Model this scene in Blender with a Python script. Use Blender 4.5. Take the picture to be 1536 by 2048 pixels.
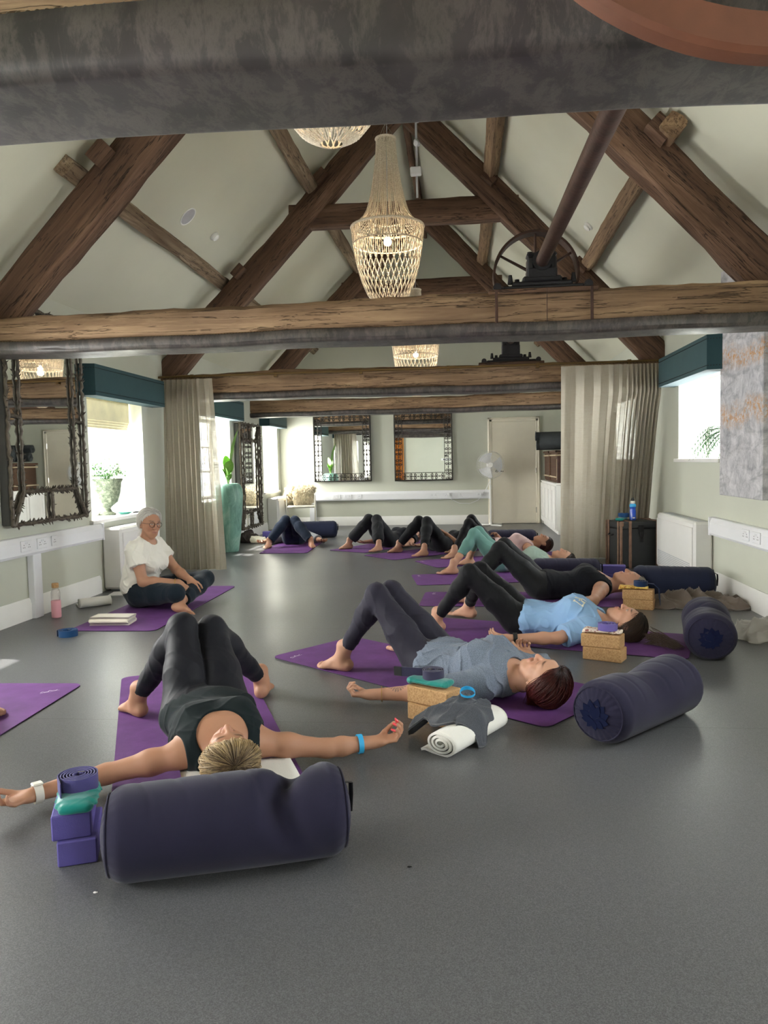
import bpy, math, random
import numpy as np
from mathutils import Matrix, Vector, Euler
random.seed(7); RNG = np.random.default_rng(7)
for _o in list(bpy.data.objects): bpy.data.objects.remove(_o)
SC = bpy.context.scene; COL = SC.collection; PI = math.pi; R = math.radians
# ------------------------------------------------------------ camera
YAW, PITCH, ROLL, CAM_H = R(6.0), R(3.733), R(-1.25), 1.2
def _cam():
    f = Vector((-math.sin(YAW)*math.cos(PITCH), math.cos(YAW)*math.cos(PITCH), -math.sin(PITCH)))
    r = Vector((math.cos(YAW), math.sin(YAW), 0)); u = r.cross(f)
    c, s = math.cos(ROLL), math.sin(ROLL); r2 = c*r+s*u; u2 = -s*r+c*u
    cd = bpy.data.cameras.new('camera'); co = bpy.data.objects.new('camera', cd); COL.objects.link(co)
    cd.sensor_fit = 'HORIZONTAL'; cd.sensor_width = 36; cd.lens = 36*1540/1536; cd.clip_start = .05; cd.clip_end = 200
    M = Matrix((r2, u2, -f)).transposed().to_4x4(); M.translation = (0, 0, CAM_H); co.matrix_world = M
    SC.camera = co
_cam()
# ------------------------------------------------------------ light and exposure
SC.view_settings.view_transform = 'Standard'; SC.view_settings.look = 'None'
SC.view_settings.gamma = 1; SC.view_settings.use_curve_mapping = False
SC.view_settings.exposure = 0.88
W = bpy.data.worlds.new('sky'); SC.world = W; W.use_nodes = True
_bg = W.node_tree.nodes['Background']; _bg.inputs[0].default_value = (.93, .97, 1, 1); _bg.inputs[1].default_value = 9.0
def sun(rot, e, ang, col=(1, .95, .86)):
    d = bpy.data.lights.new('sun', 'SUN'); d.energy = e; d.angle = R(ang); d.color = col
    o = bpy.data.objects.new('sun', d); COL.objects.link(o); o.rotation_euler = rot
sun((0, R(-31), R(-12)), 9.0, 1.0)
def area(loc, to, w, h, e, col=(.96, .98, 1), spread=180):
    d = bpy.data.lights.new('daylight', 'AREA'); d.shape = 'RECTANGLE'; d.size = w; d.size_y = h; d.energy = e; d.color = col; d.spread = R(spread)
    o = bpy.data.objects.new('daylight', d); COL.objects.link(o); o.location = loc
    o.rotation_euler = (Vector(to)-Vector(loc)).to_track_quat('-Z', 'Y').to_euler()
LWX, RWX, BWY, FWY = -3.5, 2.2, 14.5, -3.6
WT = .42                                      # wall thickness
WIN_L = [(-2.2,-.9,.4,1.9), (.4,1.7,.5,1.9), (3.4,4.8,.7,1.9), (6.93,8.17,.7,1.9), (10.0,11.35,.7,1.88), (13.25,14.3,.7,1.88)]
WIN_R = [(-2.0,-.6,.7,1.9), (2.2,3.6,1.16,1.95), (6.94,8.24,1.16,1.98), (10.2,11.5,1.16,1.95)]
EL = [95, 95, 90, 62, 90, 100]; ER = [65, 55, 60, 70]
for (a, b, c, d), e in zip(WIN_L, EL): area((LWX-WT-.35, (a+b)/2, (c+d)/2+.25), (LWX+2, (a+b)/2-.3, .5), b-a+.2, d-c+.2, e, (1, .97, .9))
for (a, b, c, d), e in zip(WIN_R, ER): area((RWX+WT+.35, (a+b)/2, (c+d)/2+.25), (RWX-2, (a+b)/2, .7), b-a+.2, d-c+.2, e, (.93, .97, 1))
# ------------------------------------------------------------ mesh helpers
class G:
    def __init__(s): s.v = []; s.f = []; s.n = 0; s.M = None
    def add(s, V, F, M=None):
        V = np.asarray(V, float).reshape(-1, 3)
        for m in (M, s.M):
            if m is not None: A = np.array(m); V = V@A[:3,:3].T+A[:3,3]
        b = s.n; s.v.append(V); s.n += len(V)
        s.f += [[i+b for i in q] for q in F]
        return s
    def box(s, lo, hi, bev=0., M=None):
        lo = np.array(lo, float); hi = np.array(hi, float); lo, hi = np.minimum(lo, hi), np.maximum(lo, hi)
        if bev <= 0:
            V = [[(lo,hi)[i][0], (lo,hi)[j][1], (lo,hi)[k][2]] for i in (0,1) for j in (0,1) for k in (0,1)]
            return s.add(V, [[0,1,3,2],[4,6,7,5],[0,4,5,1],[2,3,7,6],[0,2,6,4],[1,5,7,3]], M)
        b = min(bev, *(0.49*(hi-lo))); V = []
        I = {}
        for i in (0,1):
            for j in (0,1):
                for k in (0,1):
                    for ax in range(3):
                        p = np.array([(lo,hi)[i][0], (lo,hi)[j][1], (lo,hi)[k][2]]); sg = (i, j, k)
                        for a in range(3):
                            if a != ax: p[a] += b*(1-2*sg[a])
                        I[i,j,k,ax] = len(V); V.append(p)
        F = []
        for ax in range(3):
            u, w = (ax+1)%3, (ax+2)%3
            for e in (0,1):
                q = []
                for (x, y) in ((0,0),(1,0),(1,1),(0,1)):
                    c = [0,0,0]; c[ax] = e; c[u] = x; c[w] = y; q.append(I[c[0],c[1],c[2],ax])
                F.append(q if e else q[::-1])
            for x in (0,1):
                for y in (0,1):
                    c0 = [0,0,0]; c0[u] = x; c0[w] = y; c1 = list(c0); c1[ax] = 1
                    q = [I[(*c0,u)], I[(*c1,u)], I[(*c1,w)], I[(*c0,w)]]
                    F.append(q if (x ^ y) else q[::-1])
        for i in (0,1):
            for j in (0,1):
                for k in (0,1):
                    q = [I[i,j,k,0], I[i,j,k,1], I[i,j,k,2]]; F.append(q if (i+j+k)%2 else q[::-1])
        return s.add(V, F, M)
    def tube(s, P, r, n=8, closed=False, cap=True, M=None, flat=None, up=None):
        P = np.array(P, float); m = len(P); r = np.broadcast_to(np.asarray(r, float), (m,))
        T = np.roll(P, -1, 0)-np.roll(P, 1, 0) if closed else np.gradient(P, axis=0)
        T /= np.linalg.norm(T, axis=1)[:,None]+1e-12
        u = np.array([0,0,1.]) if up is None else np.array(up, float)
        if abs(T[0]@u) > .95: u = np.array([1.,0,0])
        N = np.zeros_like(P); a = np.cross(T[0], u); N[0] = a/np.linalg.norm(a)
        for i in range(1, m):
            a = N[i-1]-T[i]*(N[i-1]@T[i]); N[i] = a/(np.linalg.norm(a)+1e-12)
        Bn = np.cross(T, N); th = np.arange(n)*2*PI/n; fl = 1 if flat is None else flat
        V = (P[:,None]+r[:,None,None]*(np.cos(th)[None,:,None]*N[:,None]+fl*np.sin(th)[None,:,None]*Bn[:,None])).reshape(-1,3)
        F = [[i*n+j, i*n+(j+1)%n, ((i+1)%m)*n+(j+1)%n, ((i+1)%m)*n+j] for i in range(m if closed else m-1) for j in range(n)]
        if cap and not closed: F += [list(range(n))[::-1], [(m-1)*n+j for j in range(n)]]
        return s.add(V, F, M)
    def cyl(s, a, b, r0, r1=None, n=16, M=None): return s.tube([a, b], [r0, r0 if r1 is None else r1], n, M=M)
    def lathe(s, prof, n=32, M=None, sx=1., sy=1., close=True):
        prof = np.array(prof, float); m = len(prof); th = np.arange(n)*2*PI/n
        V = np.stack([prof[:,0][:,None]*np.cos(th)*sx, prof[:,0][:,None]*np.sin(th)*sy, np.repeat(prof[:,1][:,None], n, 1)], -1).reshape(-1,3)
        F = [[i*n+j, i*n+(j+1)%n, (i+1)*n+(j+1)%n, (i+1)*n+j] for i in range(m-1) for j in range(n)]
        if close:
            F += [list(range(n))[::-1], [(m-1)*n+j for j in range(n)]]
        return s.add(V, F, M)
    def ball(s, c, r, n=12, M=None):
        r = np.broadcast_to(np.asarray(r, float), (3,)); a = np.linspace(-PI/2, PI/2, n//2+1)
        g = G(); g.lathe([(max(math.cos(t), 1e-4), math.sin(t)) for t in a], n)
        return s.add(np.concatenate(g.v)*r+np.array(c), g.f, M)
    def prism(s, poly, t, M=None, bev=0.):
        """polygon in xy, extruded 0..t in z"""
        n = len(poly); P = np.array(poly, float)
        V = [(x, y, 0) for x, y in P]+[(x, y, t) for x, y in P]
        return s.add(V, [list(range(n))[::-1], list(range(n, 2*n))]+[[i, (i+1)%n, n+(i+1)%n, n+i] for i in range(n)], M)
    def grid(s, f, nu, nv, M=None, cu=False, cv=False):
        """f(u,v)->xyz with u,v arrays in 0..1"""
        U = np.arange(nu)/(nu if cu else nu-1); Vv = np.arange(nv)/(nv if cv else nv-1)
        uu, vv = np.meshgrid(U, Vv, indexing='ij'); P = np.stack(f(uu, vv), -1).reshape(-1,3)
        F = [[i*nv+j, ((i+1)%nu)*nv+j, ((i+1)%nu)*nv+(j+1)%nv, i*nv+(j+1)%nv] for i in range(nu if cu else nu-1) for j in range(nv if cv else nv-1)]
        return s.add(P, F, M)
def T(x=0, y=0, z=0, rx=0, ry=0, rz=0, s=1.): return Matrix.Translation((x, y, z)) @ Euler((rx, ry, rz)).to_matrix().to_4x4() @ Matrix.Scale(s, 4)
def frame(o, x, y, z):
    M = Matrix((Vector(x), Vector(y), Vector(z))).transposed().to_4x4(); M.translation = Vector(o); return M
def _mesh(name, V, F, mat, smooth=True, auto=35):
    me = bpy.data.meshes.new(name)
    V = np.asarray(V, float).reshape(-1, 3)
    if isinstance(F, np.ndarray):
        n, k = F.shape; me.vertices.add(len(V)); me.vertices.foreach_set('co', V.astype(np.float32).ravel())
        me.loops.add(n*k); me.loops.foreach_set('vertex_index', F.astype(np.int32).ravel())
        me.polygons.add(n); me.polygons.foreach_set('loop_start', np.arange(0, n*k, k, dtype=np.int32)); me.update(calc_edges=True)
    else: me.from_pydata(V.tolist(), [], [list(map(int, f)) for f in F]); me.update()
    for m in (mat if isinstance(mat, (list, tuple)) else [mat]): me.materials.append(m)
    if smooth:
        me.polygons.foreach_set('use_smooth', [True]*len(me.polygons))
        if auto and not isinstance(F, np.ndarray): me.set_sharp_from_angle(angle=R(auto))
    return me
def put(name, g, mat, parent=None, smooth=True, world=True, auto=35, label=None, M=None):
    """links g as ONE mesh object; world=True: g is in world coordinates and is re-expressed in the parent's"""
    V, F = (np.concatenate(g.v), g.f) if isinstance(g, G) else g
    V = np.asarray(V, float)
    if M is not None: A = np.array(M); V = V@A[:3,:3].T+A[:3,3]
    loc = None
    if parent is not None and world:
        top = parent; MM = parent.matrix_basis.copy()
        while top.parent: top = top.parent; MM = top.matrix_basis @ MM
        A = np.array(MM.inverted()); V = V@A[:3,:3].T+A[:3,3]
    elif parent is None and world:
        loc = np.array([(V[:,0].min()+V[:,0].max())/2, (V[:,1].min()+V[:,1].max())/2, V[:,2].min()]); V = V-loc
    o = bpy.data.objects.new(name, _mesh(name, V, F, mat, smooth, auto)); COL.objects.link(o)
    if loc is not None: o.location = loc
    if parent is not None: o.parent = parent
    if label: o['label'] = label
    return o
def tag(o, label, cat, group=None):
    o['label'] = label; o['category'] = cat; o['kind'] = 'thing'
    if group: o['group'] = group
    return o
def thing(name, label, cat, loc=(0,0,0), rz=0, group=None, M=None):
    o = bpy.data.objects.new(name, None); COL.objects.link(o); o.empty_display_size = .1
    if M is not None: o.matrix_basis = M
    else: o.location = loc; o.rotation_euler = (0, 0, rz)
    return tag(o, label, cat, group)
def struct(name, g, mat, parent=None, smooth=False, **k):
    o = put(name, g, mat, parent, smooth, **k)
    if parent is None: o['kind'] = 'structure'
    return o
def dup(root, M=None, label=None, group=None):
    r = root.copy(); COL.objects.link(r)
    if M is not None: r.matrix_basis = M
    if label: r['label'] = label
    if group: r['group'] = group
    def kids(a, b):
        for ch in list(a.children):
            c = ch.copy(); COL.objects.link(c); c.parent = b; kids(ch, c)
    kids(root, r); return r
# ------------------------------------------------------------ materials
def lin(c):
    return tuple((x/12.92 if x <= .04045 else ((x+.055)/1.055)**2.4) for x in c)
def hexc(h): return lin(tuple(int(h[i:i+2], 16)/255 for i in (0, 2, 4)))
class NT:
    def __init__(s, name):
        s.m = bpy.data.materials.new(name); s.m.use_nodes = True; s.t = s.m.node_tree; s.b = s.t.nodes['Principled BSDF']; s.out = s.t.nodes['Material Output']
    def n(s, ty, **k):
        nd = s.t.nodes.new(ty)
        for a, v in k.items():
            if a.startswith('i_'): nd.inputs[a[2:].replace('_', ' ')].default_value = v
            else: setattr(nd, a, v)
        return nd
    def l(s, a, b): s.t.links.new(a, b)
    def coord(s, scale=(1,1,1), kind='Object'):
        tc = s.n('ShaderNodeTexCoord'); mp = s.n('ShaderNodeMapping'); mp.inputs['Scale'].default_value = scale
        s.l(tc.outputs[kind], mp.inputs['Vector']); return mp.outputs[0]
    def noise(s, vec, scale, detail=4, rough=.55, dist=0.):
        nd = s.n('ShaderNodeTexNoise'); nd.inputs['Scale'].default_value = scale; nd.inputs['Detail'].default_value = detail
        nd.inputs['Roughness'].default_value = rough; nd.inputs['Distortion'].default_value = dist; s.l(vec, nd.inputs['Vector']); return nd.outputs['Fac']
    def ramp(s, fac, stops):
        r = s.n('ShaderNodeValToRGB'); e = r.color_ramp.elements
        while len(e) < len(stops): e.new(.5)
        for x, (p, c) in zip(e, stops): x.position = p; x.color = (*c[:3], 1)
        s.l(fac, r.inputs[0]); return r.outputs[0]
    def mix(s, fac, a, b, blend='MIX'):
        m = s.n('ShaderNodeMix', data_type='RGBA', blend_type=blend)
        for sock, v in ((m.inputs[0], fac), (m.inputs[6], a), (m.inputs[7], b)):
            if isinstance(v, (int, float)): sock.default_value = v
            elif isinstance(v, tuple): sock.default_value = (*v[:3], 1)
            else: s.l(v, sock)
        return m.outputs[2]
    def bump(s, h, strength=.3, dist=.01):
        b = s.n('ShaderNodeBump'); b.inputs['Strength'].default_value = strength; b.inputs['Distance'].default_value = dist; s.l(h, b.inputs['Height']); s.l(b.outputs[0], s.b.inputs['Normal'])
    def set(s, **k):
        for a, v in k.items():
            i = s.b.inputs[a.replace('_', ' ')]
            if isinstance(v, (int, float)): i.default_value = v
            elif isinstance(v, tuple): i.default_value = (*v[:3], 1)
            else: s.l(v, i)
        return s
def simple(name, c, rough=.5, metal=0., var=.08, vs=8., bump=0., bs=60., sheen=0., spec=None, coat=0.):
    t = NT(name); c = hexc(c) if isinstance(c, str) else c
    v = t.coord(); nz = t.noise(v, vs, 3)
    lo = tuple(x*(1-var) for x in c); hi = tuple(min(x*(1+var), 1) for x in c)
    t.set(Base_Color=t.ramp(nz, [(.3, lo), (.7, hi)]), Roughness=rough, Metallic=metal)
    if bump: t.bump(t.noise(v, bs, 3), bump, .004)
    if sheen: t.set(Sheen_Weight=sheen, Sheen_Roughness=.4)
    if spec is not None: t.set(Specular_IOR_Level=spec)
    if coat: t.set(Coat_Weight=coat)
    return t.m
def fabric(name, c, weave=900., bump=.25, rough=.9, var=.1, sheen=.15, big=6., heather=0.):
    t = NT(name); c = hexc(c) if isinstance(c, str) else c; v = t.coord()
    base = t.ramp(t.noise(v, big, 4), [(.3, tuple(x*(1-var) for x in c)), (.7, tuple(x*(1+var) for x in c))])
    if heather:
        base = t.mix(heather, base, t.ramp(t.noise(t.coord((1, 1, 1)), 260, 2), [(.4, tuple(x*.6 for x in c)), (.6, tuple(min(1, x*1.35) for x in c))]))
    t.set(Base_Color=base, Roughness=rough, Sheen_Weight=sheen, Sheen_Roughness=.5, Specular_IOR_Level=.2)
    t.bump(t.noise(v, weave, 2), bump, .0015); return t.m
def wood(name, dark, mid, light, sx=1.2, gr=14., rough=.75, bump=.6):
    t = NT(name); oi = t.n('ShaderNodeObjectInfo'); v0 = t.coord((sx, gr, gr))
    ad = t.n('ShaderNodeVectorMath', operation='MULTIPLY_ADD'); t.l(oi.outputs['Random'], ad.inputs[0]); ad.inputs[1].default_value = (37, 91, 13); t.l(v0, ad.inputs[2]); v = ad.outputs[0]
    g = t.noise(v, 1.0, 8, .65, .8); big = t.noise(t.coord((.5, 2.5, 2.5)), 1.6, 4)
    col = t.ramp(g, [(.28, hexc(dark)), (.5, hexc(mid)), (.72, hexc(light))])
    col = t.mix(t.ramp(big, [(.35, (0,0,0)), (.75, (.75,.75,.75))]), col, hexc(dark))
    vo = t.n('ShaderNodeTexVoronoi'); vo.inputs['Scale'].default_value = 3.2; t.l(t.coord((.6, 2.2, 2.2)), vo.inputs['Vector'])
    kn = t.ramp(vo.outputs['Distance'], [(.0, (1,1,1)), (.09, (0,0,0))])
    col = t.mix(kn, col, tuple(x*.35 for x in hexc(dark)))
    cr = t.ramp(t.noise(t.coord((.35, 9, 9)), 2.0, 5, .6, .3), [(.485, (0,0,0)), (.5, (1,1,1)), (.515, (0,0,0))])
    col = t.mix(cr, col, tuple(x*.3 for x in hexc(dark)))
    t.set(Base_Color=col, Roughness=rough, Specular_IOR_Level=.25)
    t.bump(t.mix(.5, g, cr, 'SUBTRACT'), bump, .012); return t.m
# ---------------------------------------------------------------- implicit-surface engine
def _n(v):
    v = np.asarray(v, float); l = np.linalg.norm(v); return v/l if l > 1e-9 else v
class Prim:
    __slots__ = ('a','b','ax','L','l2','n','wa','da','wb','db','k','rad','mid','half','cut')
    def __init__(s, a, b, ra, rb=None, lat=None, da=None, db=None, k=.03, cut=None):
        s.cut = cut
        a = np.array(a, float); b = np.array(b, float); rb = ra if rb is None else rb
        s.a, s.b = a, b; d = b-a; s.L = np.linalg.norm(d)
        if s.L < 1e-6: d = np.array([0, 0, 1e-4]); s.L = 1e-4; s.b = a+d
        s.ax = d/s.L
        lat = np.array([0., 1, 0]) if lat is None else np.array(lat, float)
        n = np.cross(s.ax, lat)
        if np.linalg.norm(n) < 1e-4: n = np.cross(s.ax, [1., 0, .1])
        s.n = _n(n); s.l2 = np.cross(s.n, s.ax)
        s.wa, s.wb = ra, rb; s.da = ra if da is None else da; s.db = (rb if da is None else da) if db is None else db
        s.k = k; s.rad = max(s.wa, s.da, s.wb, s.db); s.mid = (s.a+s.b)/2; s.half = s.L/2
    def ev(s, p):
        q = p-s.a; t = q@s.ax; tc = np.clip(t/s.L, 0, 1)
        w = s.wa+(s.wb-s.wa)*tc; d = s.da+(s.db-s.da)*tc; m = np.minimum(w, d)
        r = np.sqrt(((q@s.l2)/w)**2+((q@s.n)/d)**2+((t-tc*s.L)/m)**2)
        v = (r-1)*m
        return v if s.cut is None else np.maximum(v, (p-s.cut[0])@s.cut[1])
    def far(s, c):
        t = np.clip((c-s.a)@s.ax, 0, s.L); return np.linalg.norm(c-s.a-t*s.ax)-s.rad
def smin(a, b, k):
    if k <= 0: return np.minimum(a, b)
    h = np.maximum(k-np.abs(a-b), 0)/k
    return np.minimum(a, b)-h*h*k*.25
def smax(a, b, k): return -smin(-a, -b, k)
class Field:
    """groups: list of (list of Prim, k with the groups before); post: f(p, d) applied last"""
    def __init__(s, groups, off=0., post=None, pad=.02):
        s.groups = groups; s.off = off; s.post = post; s.pad = pad+off
        P = [q for g, k in groups for q in g]
        s.lo = np.min([np.minimum(q.a, q.b)-q.rad for q in P], 0)-s.pad
        s.hi = np.max([np.maximum(q.a, q.b)+q.rad for q in P], 0)+s.pad
    def near(s, c, r):
        return [([q for q in g if q.far(c) < r+s.off+.1], k) for g, k in s.groups]
    def ev(s, p, groups):
        d = None
        for g, kg in groups:
            e = None
            for q in g:
                v = q.ev(p); e = v if e is None else smin(e, v, q.k)
            if e is not None: d = e if d is None else smin(d, e, kg)
        d = d-s.off
        return s.post(p, d) if s.post else d
_E = [((0,0,0),(1,0,0)),((0,1,0),(1,1,0)),((0,0,1),(1,0,1)),((0,1,1),(1,1,1)),((0,0,0),(0,1,0)),((1,0,0),(1,1,0)),
      ((0,0,1),(0,1,1)),((1,0,1),(1,1,1)),((0,0,0),(0,0,1)),((1,0,0),(1,0,1)),((0,1,0),(0,1,1)),((1,1,0),(1,1,1))]
def surface(F, h, B=22):
    """surface nets over blocks -> verts, quads"""
    lo = F.lo-2*h; n = np.ceil((F.hi+2*h-lo)/h).astype(int)+2; nb = (n+B-1)//B
    KV, VV, FF = [], [], []
    S = 4_000
    rr = (B+2)*h*.87
    g = np.arange(B+2)
    for bi in range(nb[0]):
        for bj in range(nb[1]):
            for bk in range(nb[2]):
                i0 = np.array([bi, bj, bk])*B-1
                c = lo+(i0+(B+1)/2)*h
                gr = F.near(c, rr)
                if not any(q for q, k in gr): continue
                X = lo[0]+(i0[0]+g)*h; Y = lo[1]+(i0[1]+g)*h; Z = lo[2]+(i0[2]+g)*h
                p = np.stack(np.meshgrid(X, Y, Z, indexing='ij'), -1).reshape(-1, 3)
                d = F.ev(p, gr).reshape(B+2, B+2, B+2)
                neg = d < 0
                if neg.all() or not neg.any(): continue
                m = B+1
                cnt = sum(neg[a:a+m, b:b+m, e:e+m].astype(np.int8) for a in (0,1) for b in (0,1) for e in (0,1))
                ci = np.argwhere((cnt > 0) & (cnt < 8))
                acc = np.zeros((len(ci), 3)); num = np.zeros(len(ci))
                for (A, Bb) in _E:
                    A = np.array(A); Bb = np.array(Bb)
                    a = ci+A; b = ci+Bb
                    da = d[a[:,0],a[:,1],a[:,2]]; db = d[b[:,0],b[:,1],b[:,2]]
                    x = (da < 0) != (db < 0)
                    t = np.where(x, da/np.where(x, da-db, 1), 0)
                    acc += np.where(x[:,None], A+(Bb-A)*t[:,None], 0); num += x
                pos = lo+(i0+ci+acc/num[:,None])*h
                gi = ci+i0+2
                KV.append(gi[:,0]*S*S+gi[:,1]*S+gi[:,2]); VV.append(pos)
                for ax in range(3):
                    e = np.zeros(3, int); e[ax] = 1
                    s0 = neg[1:m, 1:m, 1:m]
                    s1 = neg[1+e[0]:m+e[0], 1+e[1]:m+e[1], 1+e[2]:m+e[2]]
                    for flip in (0, 1):
                        q = np.argwhere((s0 & ~s1) if not flip else (~s0 & s1))+1
                        if not len(q): continue
                        u = np.zeros(3, int); v = np.zeros(3, int); u[(ax+1)%3] = 1; v[(ax+2)%3] = 1
                        cs = [q-u-v, q-v, q, q-u]
                        if flip: cs = cs[::-1]
                        FF.append(np.stack([((w+i0+2)*np.array([S*S, S, 1])).sum(1) for w in cs], 1))
    K = np.concatenate(KV); V = np.concatenate(VV); Fq = np.concatenate(FF)
    uk, first = np.unique(K, return_index=True)
    V = V[first]; idx = np.searchsorted(uk, Fq); idx = np.minimum(idx, len(uk)-1)
    ok = (uk[idx] == Fq).all(1)
    return V, idx[ok]
# ---------------------------------------------------------------- people
def ik(H, A, l1, l2, pole):
    H = np.array(H, float); A = np.array(A, float); d = A-H; L = np.linalg.norm(d)
    if L > (l1+l2)*.999: L2 = (l1+l2)*.999; A = H+d/L*L2; d = A-H; L = L2
    u = d/L; x = (l1*l1-l2*l2+L*L)/(2*L); y = math.sqrt(max(l1*l1-x*x, 0))
    p = np.array(pole, float); p = _n(p-u*(p@u)); return H+u*x+p*y, A
def supine(s=1., ankL=(-.36,-.2), ankR=(-.36,.2), kin=.10, arms=None, head=(0,0,0), toeout=10, hipz=.1, kneesep=None, chest=1., bulk=1., leg=1.):
    """joints of a figure lying on its back, head toward +x, right hand toward +y"""
    J = dict(s=s, lat=np.array([0.,1,0]), leg=leg)
    for sd, sg, an in (('L',-1,ankL), ('R',1,ankR)):
        H = np.array([0., sg*.088, hipz])*s
        A = np.array([an[0], an[1], .085])*1.0; A[2] *= s
        K, A = ik(H, A, .425*s, .415*s, (-.25, -(sg*kin) if kneesep is None else 0, 1))
        if kneesep is not None:
            K = K.copy(); K[1] = sg*kneesep
        J['hip'+sd], J['knee'+sd], J['ank'+sd] = H, K, A
        t = math.radians(toeout)*sg
        J['toe'+sd] = np.array([-math.cos(t), math.sin(t), 0.])
        J['sh'+sd] = np.array([.455, sg*.158, .095])*s
    J['spine'] = [((-.03,0,.1),.135,.085), ((.06,0,.105),.165,.1), ((.2,0,.1),.135,.088), ((.33,0,.112),.148,.105*chest), ((.43,0,.108),.15,.098), ((.475,0,.1),.12,.07)]
    J['spine'] = [(np.array(a)*s*np.array([1,1,1+.5*(bulk-1)]), b*s*bulk, c*s*(1+.5*(bulk-1))) for a, b, c in J['spine']]
    J['neck'] = np.array([.50,0,.095])*s
    J['bust'] = [np.array([.35, sg*.075, .19])*s for sg in (-1,1)]
    yaw, pit, z = head
    c = np.array([.665, 0, .115+z])*s
    up = _n([1, 0, math.tan(math.radians(pit))]); fw = np.array([-up[2], 0, up[0]])
    ya = math.radians(yaw); rt = np.array([0,1.,0]); fw = fw*math.cos(ya)+rt*math.sin(ya)
    J['head'] = (c, up, _n(fw))
    J['arms'] = arms or {}
    return J
def hand_prims(w, d, n, side, s=1., curl=(20,30,25), spread=4, thumb=35, k=.004):
    """w wrist, d forearm direction, n palm normal, side = thumb direction sign of cross(d, n)"""
    d = _n(d); n = _n(n-d*(n@d)); t = np.cross(d, n)*side
    P = []
    kn = w+d*.088*s
    P.append(Prim(w-d*.01*s, w+d*.02*s, .026*s, .030*s, lat=t, da=.019*s, db=.018*s, k=.015))
    P.append(Prim(w+d*.02*s, kn-d*.012*s, .030*s, .040*s, lat=t, da=.016*s, db=.0125*s, k=.015))
    for i, (off, ln, r) in enumerate(((.030,.072,.0088),(.0105,.080,.009),(-.010,.074,.0086),(-.029,.058,.0076))):
        b = kn+t*off*s-d*(.004+abs(off-.0105)*.25)*s
        a = math.radians(spread*(1.5-i)); dd = d*math.cos(a)+t*math.sin(a); ang = 0; p = b
        cc = [x*(1+.12*i) for x in curl]
        for j, (fr, rr) in enumerate(((.46,1),(.30,.92),(.24,.82))):
            ang += math.radians(cc[j]); v = dd*math.cos(ang)+n*math.sin(ang)
            q = p+v*ln*fr*s
            P.append(Prim(p, q, r*rr*s, r*(.93 if j < 2 else .8)*rr*s, k=k)); p = q
        if i < 4: P[-1].k = k
    a = math.radians(thumb)
    v0 = d*math.cos(a+.25)+t*math.sin(a+.25)+n*.25; p0 = w+d*.022*s+t*.016*s+n*.004*s; p1 = p0+_n(v0)*.042*s
    v1 = _n(d*math.cos(a*.6)+t*math.sin(a*.6)+n*.45); p2 = p1+v1*.033*s; v2 = _n(d*.9+t*.12+n*.5); p3 = p2+v2*.026*s
    P += [Prim(p0, p1, .0145*s, .0115*s, k=.012), Prim(p1, p2, .0112*s, .0098*s, k=k), Prim(p2, p3, .0098*s, .0078*s, k=k)]
    return P, (d, n, t)
def foot_prims(a, toe, s=1., pitch=0., up=(0,0,1.), big=1):
    """a ankle; toe direction; big = side sign of the big toe relative to cross(up, toe)"""
    u = np.array(up, float); f = _n(toe); t = np.cross(u, f)*big
    g = a-u*.085*s
    P = [Prim(a+u*.05*s-f*.004*s, a-u*.03*s, .037*s, .035*s, k=.02),
         Prim(g+u*.034*s-f*.032*s, g+u*.036*s, .031*s, .034*s, k=.02),
         Prim(a-u*.018*s+f*.01*s, g+u*.024*s+f*.105*s, .034*s, .036*s, lat=t, da=.034*s, db=.019*s, k=.025),
         Prim(g+u*.022*s-f*.02*s, g+u*.018*s+f*.11*s, .028*s, .042*s, lat=t, da=.021*s, db=.016*s, k=.02)]
    for i, (off, st, ln, r) in enumerate(((.028,.125,.043,.0125),(.008,.130,.034,.0095),(-.008,.126,.030,.009),(-.022,.118,.027,.0085),(-.034,.106,.024,.008))):
        p = g+f*st*s+t*off*s+u*.014*s
        P.append(Prim(p, p+f*ln*s*.6+u*.002*s, r*s, r*s, k=.006)); P.append(Prim(p+f*ln*s*.6+u*.002*s, p+f*ln*s-u*.003*s, r*1.0*s, r*.85*s, k=.005))
    return P
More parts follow.
